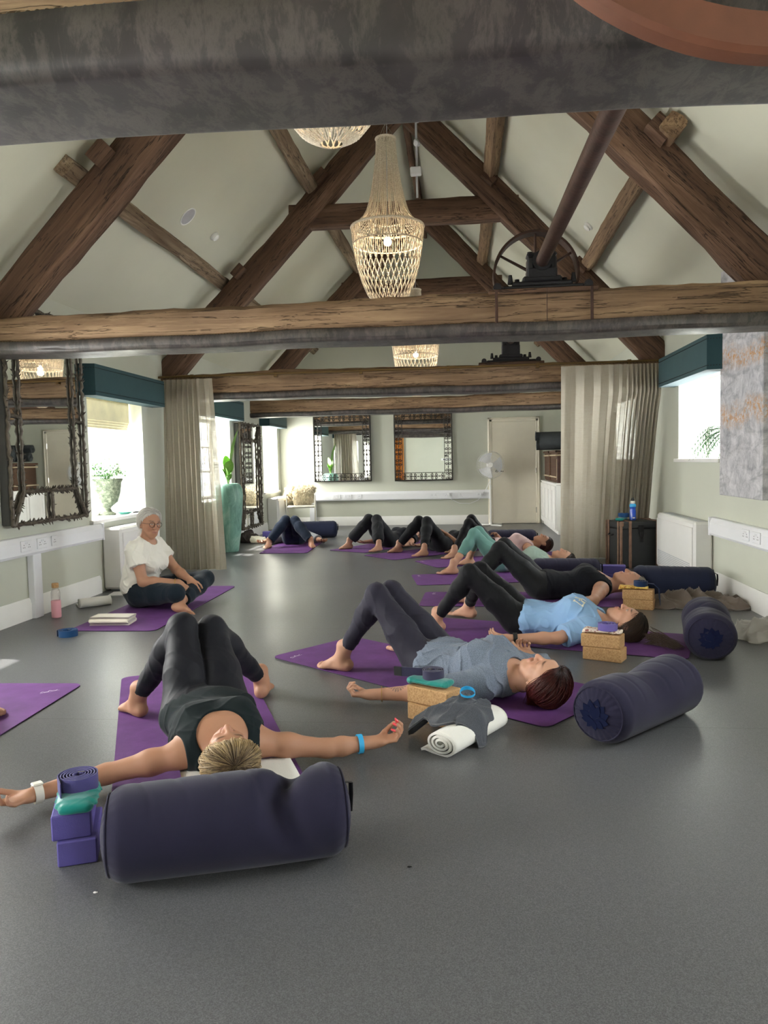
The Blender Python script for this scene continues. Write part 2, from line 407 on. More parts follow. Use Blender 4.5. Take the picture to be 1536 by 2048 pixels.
def head_prims(c, up, fw, s=1.):
    rt = np.cross(fw, up)
    def q(x, y, z): return c+(rt*x+up*y+fw*z)*s
    def pr(a, b, ra, rb=None, da=None, db=None, k=.02): return Prim(q(*a), q(*b), ra*s, None if rb is None else rb*s, lat=rt, da=None if da is None else da*s, db=None if db is None else db*s, k=k*s)
    P = [pr((0,.03,-.022),(0,.034,.004),.074,.072,da=.082,db=.08),
         pr((0,.01,.012),(0,-.062,.034),.066,.043,da=.07,db=.046,k=.03),
         pr((0,-.075,.05),(0,-.092,.058),.030,.019,k=.025),
         pr((-.048,-.028,.02),(-.028,-.07,.04),.024,.02,k=.02), pr((.048,-.028,.02),(.028,-.07,.04),.024,.02,k=.02),
         pr((-.04,-.012,.052),(-.034,-.022,.056),.021,.02,k=.02), pr((.04,-.012,.052),(.034,-.022,.056),.021,.02,k=.02),
         pr((-.036,.036,.066),(.036,.036,.066),.014,k=.02),
         pr((0,.028,.079),(0,-.006,.096),.0075,.009,k=.012), pr((0,-.006,.096),(0,-.016,.1),.009,.0115,k=.008),
         pr((-.012,-.019,.088),(.012,-.019,.088),.0085,k=.008),
         pr((-.031,.014,.066),(-.029,.014,.067),.0145,k=.006), pr((.031,.014,.066),(.029,.014,.067),.0145,k=.006),
         pr((-.017,-.047,.079),(.017,-.047,.079),.0075,k=.01), pr((0,-.046,.084),(0,-.047,.084),.007,k=.008),
         pr((-.014,-.058,.078),(.014,-.058,.078),.0082,k=.008)]
    for sg in (-1, 1):
        P += [pr((sg*.072,-.022,-.012),(sg*.08,.022,-.02),.008,.009,da=.015,db=.018,k=.006),
              pr((sg*.083,.024,-.03),(sg*.08,.026,-.008),.006,k=.006), pr((sg*.078,-.026,-.008),(sg*.08,-.018,-.01),.007,k=.006)]
    return P, q
def figure(J):
    """dict of prim groups: T torso+head, LL LR legs, AL AR arms"""
    s = J['s']; lat = J['lat']; G = {'T':[], 'LL':[], 'LR':[], 'AL':[], 'AR':[], 'N':[]}
    sp = J['spine']
    for (a, w, d), (b, w2, d2) in zip(sp[:-1], sp[1:]): G['T'].append(Prim(a, b, w, w2, lat=lat, da=d, db=d2, k=.03*s))
    for b in J.get('bust', []): G['T'].append(Prim(b-lat*.008*s, b+lat*.008*s, .062*s, k=.05*s))
    for sd in 'LR':
        H, K, A = J['hip'+sd], J['knee'+sd], J['ank'+sd]; g = G['L'+sd]
        th = J.get('leg', 1.)
        g.append(Prim(H, H+(K-H)*.45, .092*s*th, .074*s*th, k=.03)); g.append(Prim(H+(K-H)*.45, K, .074*s*th, .052*s*th, k=.03))
        back = _n((H+A)/2-K); calf = K+(A-K)*.3+back*.012*s
        g.append(Prim(K, calf, .050*s*th, .053*s*th, k=.03)); g.append(Prim(calf, K+(A-K)*.72, .053*s*th, .036*s*th, k=.03)); g.append(Prim(K+(A-K)*.72, A, .036*s*th, .033*s, k=.02))
        g += foot_prims(A, J['toe'+sd], s, up=J.get('footup'+sd, (0,0,1.)), big=J.get('big'+sd, -1 if sd == 'L' else 1)*J.get('bigflip',1))
        G['T'].append(Prim(sp[-2][0]*.5+sp[-1][0]*.5, J['sh'+sd], .065*s, .05*s, k=.03*s))
        if sd in J['arms']:
            ar = J['arms'][sd]; g = G['A'+sd]
            S, E, W = J['sh'+sd], np.array(ar['e'], float), np.array(ar['w'], float)
            f = J.get('arm', 1.)
            g.append(Prim(S, S+(E-S)*.4, .05*s*f, .045*s*f, k=.03)); g.append(Prim(S+(E-S)*.4, E, .045*s*f, .036*s*f, k=.03))
            m = E+(W-E)*.3; g.append(Prim(E, m, .037*s*f, .037*s*f, k=.02)); g.append(Prim(m, W, .037*s*f, .0245*s, k=.02))
            hp, fr = hand_prims(W, np.array(ar.get('d', W-E), float), np.array(ar['n'], float), ar.get('side', 1), s, ar.get('curl', (20,30,25)), ar.get('spread', 4), ar.get('thumb', 35))
            g += hp; ar['frame'] = fr
    c, up, fw = J['head']
    hp, q = head_prims(c, up, fw, s); J['hq'] = q
    G['H'] = hp; G['N'] = [Prim(J['neck'], c-up*.05*s-fw*.018*s, .056*s, .05*s, k=.02)]
    return G
def body_field(G):
    post = None
    return Field([(G['T'], 0), (G['N'], .045), (G['H'], .02), (G['LL'], .04), (G['LR'], .008 if 1 else 0), (G['AL'], .02), (G['AR'], .02)])
# ------------------------------------------------------------ shared materials
def paint(name, c, rough=.85):
    t = NT(name); c = hexc(c); v = t.coord()
    t.set(Base_Color=t.ramp(t.noise(v, 1.3, 3), [(.35, tuple(x*.975 for x in c)), (.7, tuple(min(x*1.02, 1) for x in c))]), Roughness=rough, Specular_IOR_Level=.25)
    t.bump(t.noise(v, 55, 3), .06, .004); return t.m
m_wall = paint('sage_paint', 'c4c6b8'); m_ceil = paint('pale_sage_ceiling_paint', 'd0cfbd'); m_reveal = paint('white_reveal_paint', 'efeee2')
m_white = simple('white_gloss_paint', 'e9e8e4', .35, var=.015); m_plastic = simple('white_plastic', 'e6e7ea', .4, var=.01)
m_plasticg = simple('grey_plastic', 'b9bcc2', .45, var=.02); m_cream = simple('cream_door_paint', 'ddd6c4', .45, var=.02)
m_black = simple('black_iron', '17161a', .55, .3, var=.2, bump=.3, bs=40); m_dark = simple('dark_slot', '0b0b0c', .7)
m_chrome = simple('brushed_steel', 'b9b7b0', .25, 1., var=.05)
m_oak = wood('weathered_oak', '65503d', '8f745a', 'b59a78', 1.0, 16); m_oakd = wood('dark_oak', '47342a', '6e5442', '927560', 1.0, 16); m_grey_oak = wood('silvered_oak', '5f4c3a', '938069', 'b5a48c', 1.2, 18)
def leather():
    t = NT('mottled_grey_leather'); v = t.coord((1.2, 1, 1))
    a = t.noise(v, 4, 5, .6, .3); b = t.noise(t.coord((1.8, 1, .7)), 8, 7, .75, .35); c = t.noise(v, 1.6, 3)
    base = t.ramp(a, [(.3, hexc('2b2826')), (.55, hexc('3a3634')), (.75, hexc('494340'))])
    base = t.mix(t.ramp(c, [(.45, (0,0,0)), (.75, (.4,.4,.4))]), base, hexc('45383d'))
    w = t.ramp(b, [(.46, (0,0,0)), (.56, (.24,.24,.24)), (.68, (0,0,0))])
    t.set(Base_Color=t.mix(w, base, hexc('82796f')), Roughness=t.ramp(a, [(.3, (.38,)*3), (.7, (.55,)*3)]), Specular_IOR_Level=.5)
    t.bump(b, .15, .005); return t.m
m_leather = leather()
m_stud = simple('antique_brass_stud', '6a5a42', .3, 1.)
def mirror():
    t = NT('mirror_glass'); t.set(Base_Color=(.86,.88,.87), Metallic=1., Roughness=.015); return t.m
m_mirror = mirror()
def glass():
    t = NT('window_glass'); tr = t.n('ShaderNodeBsdfTransparent'); gl = t.n('ShaderNodeBsdfGlossy'); gl.inputs['Roughness'].default_value = .02
    fr = t.n('ShaderNodeLayerWeight'); fr.inputs[0].default_value = .12; mx = t.n('ShaderNodeMixShader')
    t.l(t.ramp(fr.outputs[1], [(0, (.02,)*3), (1, (.25,)*3)]), mx.inputs[0]); t.l(tr.outputs[0], mx.inputs[1]); t.l(gl.outputs[0], mx.inputs[2]); t.l(mx.outputs[0], t.out.inputs[0]); return t.m
m_glass = glass()
def floor_mat():
    t = NT('grey_vinyl_floor'); v = t.coord()
    sp = t.noise(v, 330, 2, .7); big = t.noise(v, .9, 4); md = t.noise(v, 40, 3)
    c = t.ramp(sp, [(.36, hexc('494a4e')), (.5, hexc('5b5c5e')), (.66, hexc('707174'))])
    c = t.mix(t.ramp(big, [(.3, (.0,)*3), (.8, (.25,)*3)]), c, hexc('4c4d4f'))
    sx = t.n('ShaderNodeSeparateXYZ'); t.l(v, sx.inputs[0])
    md2 = t.n('ShaderNodeMath', operation='PINGPONG'); t.l(sx.outputs[1], md2.inputs[0]); md2.inputs[1].default_value = 1.0
    seam = t.ramp(md2.outputs[0], [(0, (1,1,1)), (.0022, (1,1,1)), (.0035, (0,0,0))])
    t.set(Base_Color=t.mix(seam, c, hexc('3b3b3c')), Specular_IOR_Level=.42)
    t.set(Roughness=t.ramp(t.noise(v, 1.1, 2, .4), [(.2, (.30,)*3), (.8, (.36,)*3)])); return t.m
m_floor = floor_mat()
# ------------------------------------------------------------ room shell
g = G(); g.add([(LWX-1, FWY-1, 0), (RWX+1, FWY-1, 0), (RWX+1, BWY+1, 0), (LWX-1, BWY+1, 0), (LWX-1, FWY-1, -.15), (RWX+1, FWY-1, -.15), (RWX+1, BWY+1, -.15), (LWX-1, BWY+1, -.15)],
      [[0,1,2,3],[7,6,5,4],[0,4,5,1],[1,5,6,2],[2,6,7,3],[3,7,4,0]])
struct('floor', (np.concatenate(g.v)-[0, .45, 0], g.f), m_floor).location.y += .45
WZ = 2.65
def side_wall(name, x, out, holes):
    g = G(); ys = sorted({FWY-.4, BWY+.4, *[h[0] for h in holes], *[h[1] for h in holes]}); zs = sorted({0., WZ, *[h[2] for h in holes], *[h[3] for h in holes]})
    xo = x+out*WT
    for a, b in zip(ys[:-1], ys[1:]):
        for c, d in zip(zs[:-1], zs[1:]):
            if any(h[0] <= a and b <= h[1] and h[2] <= c and d <= h[3] for h in holes): continue
            for X in (x, xo):
                q = [(X, a, c), (X, b, c), (X, b, d), (X, a, d)]; f = [0,1,2,3]
                if (X == x) == (out < 0): f = f[::-1] if out > 0 else f
                g.add(q, [f if (X == x) != (out > 0) else f[::-1]])
    o = struct(name, g, [m_wall, m_reveal])
    gr = G()
    for a, b, c, d in holes:
        gr.add([(x, a, c), (x, b, c), (x, b, d), (x, a, d), (xo, a, c), (xo, b, c), (xo, b, d), (xo, a, d)], [[0,4,5,1],[1,5,6,2],[2,6,7,3],[3,7,4,0]])
    put('window_reveal', gr, m_reveal, o, smooth=False)
    ge = G(); ge.add([(x, ys[0], WZ), (xo, ys[0], WZ), (xo, ys[-1], WZ), (x, ys[-1], WZ)], [[0,1,2,3]]); put('wall_head', ge, m_wall, o, smooth=False)
    return o
side_wall('wall_left', LWX-.003, -1, WIN_L); side_wall('wall_right', RWX+.003, 1, WIN_R)
XC, RIDGE = -.65, 5.5
def gable(name, y, s, hole=None):
    pts = [(LWX-WT, 0), (RWX+WT, 0), (RWX+WT, WZ), (RWX, WZ), (XC, RIDGE), (LWX, WZ), (LWX-WT, WZ)]
    g = G(); M = frame((0, y, 0), (1,0,0), (0,0,1), (0,s,0)); g.prism(pts, .3, M)
    return struct(name, g, m_wall)
gable('wall_back', BWY+.003, 1); gable('wall_front', FWY-.003, -1)
for s in (-1, 1):
    xe = (LWX if s < 0 else RWX); n = _nv = Vector((-s*(WZ-RIDGE), 0, abs(xe-XC))).normalized() if False else None
    ov = .5; slope = (RIDGE-WZ)/abs(xe-XC)
    a = (xe+s*ov, WZ-ov*slope); b = (XC, RIDGE); th = .16
    P = [(a[0], FWY-.3, a[1]+(.5*slope if 0 else 0)), (a[0], BWY+.3, a[1]), (b[0], BWY+.3, b[1]), (b[0], FWY-.3, b[1])]
    P = [(xe+s*.3, FWY-.3, WZ-.3*slope), (xe+s*.3, BWY+.3, WZ-.3*slope), (XC, BWY+.3, RIDGE), (XC, FWY-.3, RIDGE)]
    g = G(); V = P+[(x+s*.12, y, z+.2) for x, y, z in P]
    g.add(V, [[0,1,2,3],[7,6,5,4],[0,4,5,1],[1,5,6,2],[2,6,7,3],[3,7,4,0]])
    struct('ceiling', g, m_ceil)
# skirting boards
def skirting(name, p0, p1, nrm, h=.17, t=.022):
    d = Vector((*p1, 0))-Vector((*p0, 0)); L = d.length; d.normalize()
    prof = [(0,0), (t,0), (t, h-.045), (t*.75, h-.035), (t*.75, h-.02), (t*.35, h-.006), (t*.3, h), (0, h)]
    M = frame((p0[0], p0[1], 0), nrm, (0,0,1), Vector(nrm).cross(Vector((0,0,1))))
    s = -1 if Vector(nrm).cross(Vector((0,0,1))).dot(d) < 0 else 1
    g = G(); n = len(prof); V = [(x, y, 0) for x, y in prof]+[(x, y, s*L) for x, y in prof]
    g.add(V, [list(range(n)), list(range(n, 2*n))[::-1]]+[[i, n+i, n+(i+1)%n, (i+1)%n] for i in range(n)], M)
    struct(name, g, m_white, smooth=True)
skirting('baseboard_left', (LWX, FWY), (LWX, 7.02), (1,0,0)); skirting('baseboard_left', (LWX, 11.2), (LWX, 13.35), (1,0,0))
skirting('baseboard_right', (RWX, FWY), (RWX, 7.0), (-1,0,0)); skirting('baseboard_right', (RWX, 9.0), (RWX, BWY), (-1,0,0))
skirting('baseboard_back', (LWX, BWY), (.44, BWY), (0,-1,0)); skirting('baseboard_back', (1.42, BWY), (RWX, BWY), (0,-1,0)); skirting('baseboard_front', (LWX, FWY), (RWX, FWY), (0,1,0))
# windows: frame + panes + sill board, set near the outside of the deep openings
def window(i, x, out, h, sill=True):
    a, b, c, d = h; xg = x+out*(WT-.09); g = G(); f = .05
    for lo, hi in (((a, c), (a+f, d)), ((b-f, c), (b, d)), ((a+f, c), (b-f, c+f)), ((a+f, d-f), (b-f, d)), (((a+b)/2-.022, c+f), ((a+b)/2+.022, d-f))):
        g.box((xg-.03, lo[0], lo[1]), (xg+.03, hi[0], hi[1]), .006)
    for k in (1, 2):
        z = c+f+(d-c-2*f)*k/3; g.box((xg-.012, a+f, z-.012), (xg+.012, (a+b)/2-.022, z+.012)); g.box((xg-.012, (a+b)/2+.022, z-.012), (xg+.012, b-f, z+.012))
    o = struct('window_%d' % i, g, m_white)
    gp = G(); gp.box((xg-.003, a+f, c+f), (xg+.003, b-f, d-f)); put('pane', gp, m_glass, o, smooth=False)
    if sill:
        gs = G(); gs.box((x-out*.035, a-.05, c-.03), (xg, b+.05, c+.005), .004); put('sill', gs, m_white, o)
for i, h in enumerate(WIN_L): window(i+1, LWX, -1, h)
for i, h in enumerate(WIN_R): window(len(WIN_L)+i+1, RWX, 1, h)
# ------------------------------------------------------------ timbers
def hewn_mesh(L, w, h, seg=None, amp=.006, seed=0, taper=None, bow=0.):
    rg = np.random.default_rng(seed); seg = seg or max(4, int(L/.16)); n = 16
    c = .14*min(w, h)
    pr = []
    for sx, sy in ((1,1), (-1,1), (-1,-1), (1,-1)):
        pr += [(sx*(w/2-(c if k == (0 if sx*sy > 0 else 1) else 0)), sy*(h/2-(c if k == (1 if sx*sy > 0 else 0) else 0))) for k in ((1,0) if sx*sy > 0 else (1,0))]
    corners = [(w/2, -h/2+c), (w/2, 0), (w/2, h/2-c), (w/2-c, h/2), (0, h/2), (-w/2+c, h/2), (-w/2, h/2-c), (-w/2, 0), (-w/2, -h/2+c), (-w/2+c, -h/2), (0, -h/2), (w/2-c, -h/2)]
    P = np.array(corners); n = len(P); V = []
    ph = rg.uniform(0, 6.28, (n, 3)); fr = rg.uniform(.8, 6, (n, 3))
    for i in range(seg+1):
        x = L*i/seg; k = 1. if taper is None else 1+(taper-1)*i/seg
        jit = amp*(np.sin(fr*x+ph).sum(1)*.5+rg.normal(0, .35, n))
        off = np.array([math.sin(x*1.3+seed)*amp*1.5, math.sin(x*.9+2*seed)*amp*1.5+bow*4*(i/seg)*(1-i/seg)])
        q = P*k*(1+jit/np.linalg.norm(P, axis=1))[:,None]+off
        V += [(x, a, b) for a, b in q]
    F = [[i*n+j, (i+1)*n+j, (i+1)*n+(j+1)%n, i*n+(j+1)%n] for i in range(seg) for j in range(n)]
    F = [f[::-1] for f in F]
    F += [list(range(n)), [seg*n+j for j in range(n)][::-1]]; F[-1], F[-2] = F[-1][::-1], F[-2][::-1]
    return V, F
def axis_frame(p0, p1, yhint=(0,1,0)):
    x = (Vector(p1)-Vector(p0)).normalized(); z = x.cross(Vector(yhint)).normalized()
    if z.z < 0: z = -z
    y = z.cross(x); return frame(p0, x, y, z)
def timber(name, label, cat, p0, p1, w, h, mat, seed=0, group=None, amp=.006, taper=None, yh=(0,1,0), **k):
    L = (Vector(p1)-Vector(p0)).length; V, F = hewn_mesh(L, w, h, None, amp, seed, taper, **k)
    o = put(name, (V, F), mat, None, world=False, auto=50); o.matrix_basis = axis_frame(p0, p1, yh)
    return tag(o, label, cat, group)
def tie_beam(yf, zb, label, seed, th=.3, zs=None, zt=None, x0=LWX+.0, x1=RWX, ledge=.0):
    """oak tie beam, its underside wrapped in studded leather; yf front face, zb underside, zs stud line, zt top"""
    zs = zb+.10 if zs is None else zs; zt = zb+.29 if zt is None else zt
    t = thing('tie_beam', label, 'beam', ((x0+x1)/2, yf+th/2, zb), group='tie beams across the room')
    L = x1-x0; V, F = hewn_mesh(L, th-.03, zt-zb-.03, int(L/.1), .009, seed)
    o = put('oak_beam', (V, F), m_oak, t, world=False, auto=50); o.location = (-L/2, 0, (zt-zb)/2+.015)
    # leather sleeve, rounded and slightly slack
    n = 40; m = 60; g = G(); hh = zs-zb; w = th/2+.012
    prof = [(-w+.012, hh), (-w-.006, hh*.93), (-w-.014, hh*.6), (-w-.006, hh*.28)]
    prof += [(-w+.03+.036*math.cos(a), .034+.036*math.sin(a)) for a in np.linspace(PI*1.1, PI*1.5, 6)]
    prof += [(x, -.004*math.cos(x/w*1.5)) for x in np.linspace(-w+.06, w-.06, 5)]
    half = prof[:10]; prof = prof+[(-x, z) for x, z in half[::-1]]
    P = np.array(prof); rg = np.random.default_rng(seed+50); V = []
    for i in range(m+1):
        x = -L/2+L*i/m; k = .004*math.sin(x*2.1+seed)+.003*math.sin(x*5.3+seed*2)
        q = P*np.array([1, 1])+np.stack([np.sign(P[:,0])*(.004*math.sin(x*3.7+seed)+rg.normal(0, .0012, len(P))), np.where(P[:,1] < hh*.9, k-.006, k)], 1)
        V += [(x, a, b) for a, b in q]
    np_ = len(P); F = [[i*np_+j, i*np_+j+1, (i+1)*np_+j+1, (i+1)*np_+j] for i in range(m) for j in range(np_-1)]
    F += [list(range(np_)), [m*np_+j for j in range(np_)][::-1]]
    put('leather_padding', (V, F), m_leather, t, world=False, auto=80)
    g = G(); x = -L/2+.02; dome = [(.0085, 0), (.0075, .004), (.0045, .0065), (.0005, .0075)]
    while x < L/2-.02:
        k = .004*math.sin(x*2.1+seed)+.003*math.sin(x*5.3+seed*2)
        g.lathe(dome, 8, frame((x, -w+.010, hh-.006+k), (1,0,0), (0,0,1), (0,-1,0))); x += .021
    put('stud_row', g, m_stud, t, world=False)
    return t
TB1 = tie_beam(1.6, 2.03, 'nearest oak tie beam, mottled grey leather padding filling the top of the view', 1, zs=2.165, zt=2.36); TB1.location.z -= .012; TB1.rotation_euler.y = .012
TB2 = tie_beam(5.25, 2.03, 'second tie beam from the camera, crossing just below the big shell chandelier', 2, zs=2.11, zt=2.305)
TB3 = tie_beam(8.72, 1.965, 'third tie beam from the camera, with the curtain rail fixed along its face', 3, zs=2.035, zt=2.26)
TB4 = tie_beam(12.5, 1.985, 'farthest tie beam, in front of the two iron framed mirrors', 4, zs=2.05, zt=2.25)
def truss(y, name, seed, collar=True, th=.2):
    sl = 1.03; xl, xr = LWX+.08, RWX-.08
    for s, xe, sd in ((-1, xl, 'left'), (1, xr, 'right')):
        zf = 2.24; h = .29; c0 = 5.2
        x0 = XC+s*(c0-zf)/sl; p0 = (x0, y+th/2, zf); p1 = (XC+s*.02, y+th/2, c0-.02*sl)
        if s > 0: p0, p1 = p1, p0
        timber('rafter', 'heavy dark oak principal rafter on the %s slope of the %s roof truss' % (sd, name), 'rafter', p0, p1, th, h, m_oakd, seed+s, 'principal rafters of the roof trusses', .009)
    if collar:
        zc = 4.01; hw = (5.45-zc)/sl-.1
        timber('collar_beam', 'dark oak collar beam tying the %s roof truss together' % name, 'beam', (XC-hw, y+.02+th/2, zc), (XC+hw, y+.02+th/2, zc), th*.8, .26, m_oakd, seed+5, 'collar beams of the roof trusses')
truss(1.75, 'nearest', 11, False); truss(5.43, 'second', 21, False); truss(8.8, 'third', 31); truss(12.6, 'farthest', 41)
def purlin(a, b, sd, pos, bay, seed, mat):
    o = timber('purlin', '%s purlin on the %s roof slope, %s' % (pos, sd, bay), 'purlin', a, b, .13, .14, mat, seed, 'purlins under the roof slopes', .006, yh=(1,0,0))
    o.matrix_basis = o.matrix_basis @ Euler((R(45), 0, 0)).to_matrix().to_4x4()
ROWS = {('left','lower'):(-2.78, 3.335), ('right','lower'):(1.38, 3.33), ('left','upper'):(-1.68, 4.33), ('right','upper'):(.34, 4.36)}
k = 60
for (sd, pos), (x, z) in ROWS.items():
    for (ya, yb, bay) in ((1.7, 5.32, 'above the camera'), (5.3 if pos == 'lower' else 5.36, 8.98, 'in the bay with the big chandelier'), (8.94, 12.72, 'in the bay beyond the third truss'), (12.68, 14.5, 'running into the end gable')):
        if pos == 'lower' and ya < 2: continue
        purlin((x, ya, z), (x, yb, z), sd, pos, bay, k, m_grey_oak if sd == 'left' else m_oak); k += 1
def cleat(name, lab, p, mat, rz, s=(.16,.12,.13)):
    V, F = hewn_mesh(s[0], s[1], s[2], 3, .004, int(abs(p[0]*100)))
    o = put('cleat', (V, F), mat, None, world=False); o.matrix_basis = T(*p, 0, rz, 0); tag(o, lab, 'cleat', 'cleats on the rafters')
cleat('cleat', 'square oak cleat on the upper side of the second truss left rafter', (-2.60, 5.4, 3.38), m_oakd, R(-45)); cleat('cleat', 'square oak cleat on the upper side of the second truss right rafter', (1.26, 5.4, 3.40), m_oakd, R(45))
cleat('cleat', 'small cleat beside the upper left purlin on the third truss', (-1.62, 8.76, 4.36), m_oakd, R(-45), (.16,.1,.1)); cleat('cleat', 'small cleat beside the upper right purlin on the third truss', (.26, 8.76, 4.34), m_oakd, R(45), (.16,.1,.1))
cleat('cleat', 'small cleat where the lower left purlin meets the third truss', (-2.60, 8.76, 3.36), m_oakd, R(-45), (.16,.1,.1)); cleat('cleat', 'small cleat behind the iron pulley on the third truss', (1.25, 8.76, 3.36), m_oakd, R(45), (.16,.1,.1))
timber('ridge_board', 'dark ridge timber running along the top of the roof', 'beam', (XC, FWY, RIDGE-.12), (XC, BWY, RIDGE-.12), .07, .2, m_oakd, 77, yh=(1,0,0))
# ------------------------------------------------------------ line shaft, bearings, pulleys
m_rust = simple('rusty_iron', '3f2a22', .6, .5, var=.3, vs=14, bump=.4, bs=50)
m_pulley = simple('red_brown_cast_rim', '6b402c', .55, var=.18, vs=9, bump=.15, bs=70)
SX, SZ = .54, 2.52
g = G(); g.tube([(SX, y, min(SZ, 2.335+(SZ-2.335)*(y-.75)/4.65)) for y in np.linspace(.75, 14.3, 60)], .043, 16)
tag(put('line_shaft', g, m_rust), 'long brown iron drive shaft running under the right roof slope through the pulleys', 'shaft')
def bearing(y, zt, lab, plate=True):
    t = thing('shaft_bearing', lab, 'bearing', (SX, y, zt), group='iron bearings on the tie beams')
    g = G(); g.box((-.36, -.13, 0), (.36, .13, .03), .005); put('base_plank', g, m_oakd, t, world=False)
    g = G(); s = SZ-zt
    g.box((-.27, -.1, .03), (.27, .1, .055), .008); g.box((-.2, -.085, .05), (.2, .085, .085), .01); g.box((-.13, -.08, .08), (.13, .08, .12), .012)
    for sx in (-1, 1):
        g.cyl((sx*.3, -.1, .05), (sx*.3, .1, .05), .028, n=14); g.box((sx*.25, -.09, .03), (sx*.33, .09, .05), .01)
        g.cyl((sx*.21, -.03, .08), (sx*.21, -.03, .14), .02, .012, 10); g.cyl((sx*.16, .04, .08), (sx*.16, .04, .125), .022, .016, 10)
        g.box((sx*.075-.022, -.07, .1), (sx*.075+.022, .07, s+.03), .01); g.cyl((sx*.075, 0, s+.02), (sx*.075, 0, s+.075), .018, n=8)
    g.box((-.1, -.075, .1), (.1, .075, s-.04), .012)
    put('cast_pedestal', g, m_black, t, world=False)
    g = G(); g.tube([(0, -.085, s), (0, .085, s)], .066, 20); g.box((-.1, -.06, s+.035), (.1, .06, s+.06), .01); put('bearing_cap', g, m_black, t, world=False)
    if plate:
        for sx in (-.31, .02, .31):
            w = .018 if sx != .02 else .004
            g = G(); g.box((sx-w/2, -.165, -.2), (sx+w/2, -.153, .02), .002); put('iron_strap', g, m_rust, t, world=False)
    return t
bearing(5.4, 2.30, 'cast iron shaft bearing on the second tie beam in front of the spoked wheel')
bearing(8.87, 2.25, 'cast iron shaft bearing on the third tie beam above the curtain rail', False)
bearing(12.65, 2.24, 'iron shaft bearing on the farthest tie beam', False)
def ring_prof(ro, ri, w, bev=.006): return [(ri, -w/2), (ro-bev, -w/2), (ro, -w/2+bev), (ro, w/2-bev), (ro-bev, w/2), (ri, w/2), (ri, -w/2)]
t = thing('spoked_pulley', 'dark iron spoked pulley wheel on the shaft behind the second tie beam', 'wheel', (SX, 5.82, SZ+.02))
My = frame((0,0,0), (1,0,0), (0,0,-1), (0,1,0))
g = G(); g.lathe(ring_prof(.31, .292, .12), 56, My, close=False); put('rim', g, m_rust, t, world=False)
g = G(); g.tube([(0,-.09,0), (0,.09,0)], .06, 20); put('hub', g, m_rust, t, world=False)
for i in range(6):
    a = R(90+60*i); g = G(); g.tube([(.05*math.cos(a), 0, .05*math.sin(a)), (.296*math.cos(a), 0, .296*math.sin(a))], [.019, .014], 10, flat=.6); put('spoke', g, m_rust, t, world=False)
t = thing('wooden_pulley', 'big brown wooden pulley rim hanging at the top right corner of the view', 'wheel', (SX, 1.29, 2.364))
g = G(); g.lathe(ring_prof(.562, .503, .05, .008), 96, My, close=False); put('rim', g, m_pulley, t, world=False)
g = G(); g.tube([(0,-.06,0), (0,.06,0)], .1, 24); put('hub', g, m_pulley, t, world=False)
for i in range(2):
    g = G(); a = R(i*90+20); M = T(0, 0, 0, 0, -a, 0); g.box((-.505, -.02, -.05), (-.06, .02, .05), .01, M); g.box((.06, -.02, -.05), (.505, .02, .05), .01, M); put('arm', g, m_pulley, t, world=False)
# ------------------------------------------------------------ shell-bead chandeliers
def bead_mat():
    t = NT('ivory_shell_beads'); v = t.coord(); t.set(Base_Color=t.ramp(t.noise(v, 120, 2), [(.3, hexc('c2b096')), (.7, hexc('efe4cf'))]), Roughness=.55, Subsurface_Weight=0.0); return t.m
m_bead = bead_mat()
def bulb_mat():
    t = NT('warm_bulb'); t.set(Base_Color=(1,.9,.75), Emission_Color=(1, .82, .55), Emission_Strength=12.); return t.m
m_bulb = bulb_mat()
def strand(g, P, r, step=.0085):
    P = np.array(P, float); d = np.r_[0, np.cumsum(np.linalg.norm(np.diff(P, axis=0), axis=1))]
    n = max(3, int(d[-1]/step)); s = np.linspace(0, d[-1], n); Q = np.stack([np.interp(s, d, P[:,k]) for k in range(3)], 1)
    rr = np.where(np.arange(n)%2 == 0, r, r*.62); g.tube(Q, rr, 5, cap=False)
UP = [(.083,.77),(.092,.62),(.11,.48),(.13,.36),(.155,.24),(.19,.13),(.235,.06),(.318,.0)]
LOW = [(.325,0),(.322,-.06),(.312,-.14),(.298,-.24),(.272,-.36),(.236,-.48),(.188,-.59),(.13,-.66),(.05,-.70)]
def prof_at(P, t):
    z = np.array([p[1] for p in P]); r = np.array([p[0] for p in P]); d = np.r_[0, np.cumsum(np.hypot(np.diff(r), np.diff(z)))]
    x = t*d[-1]; return np.interp(x, d, r), np.interp(x, d, z)
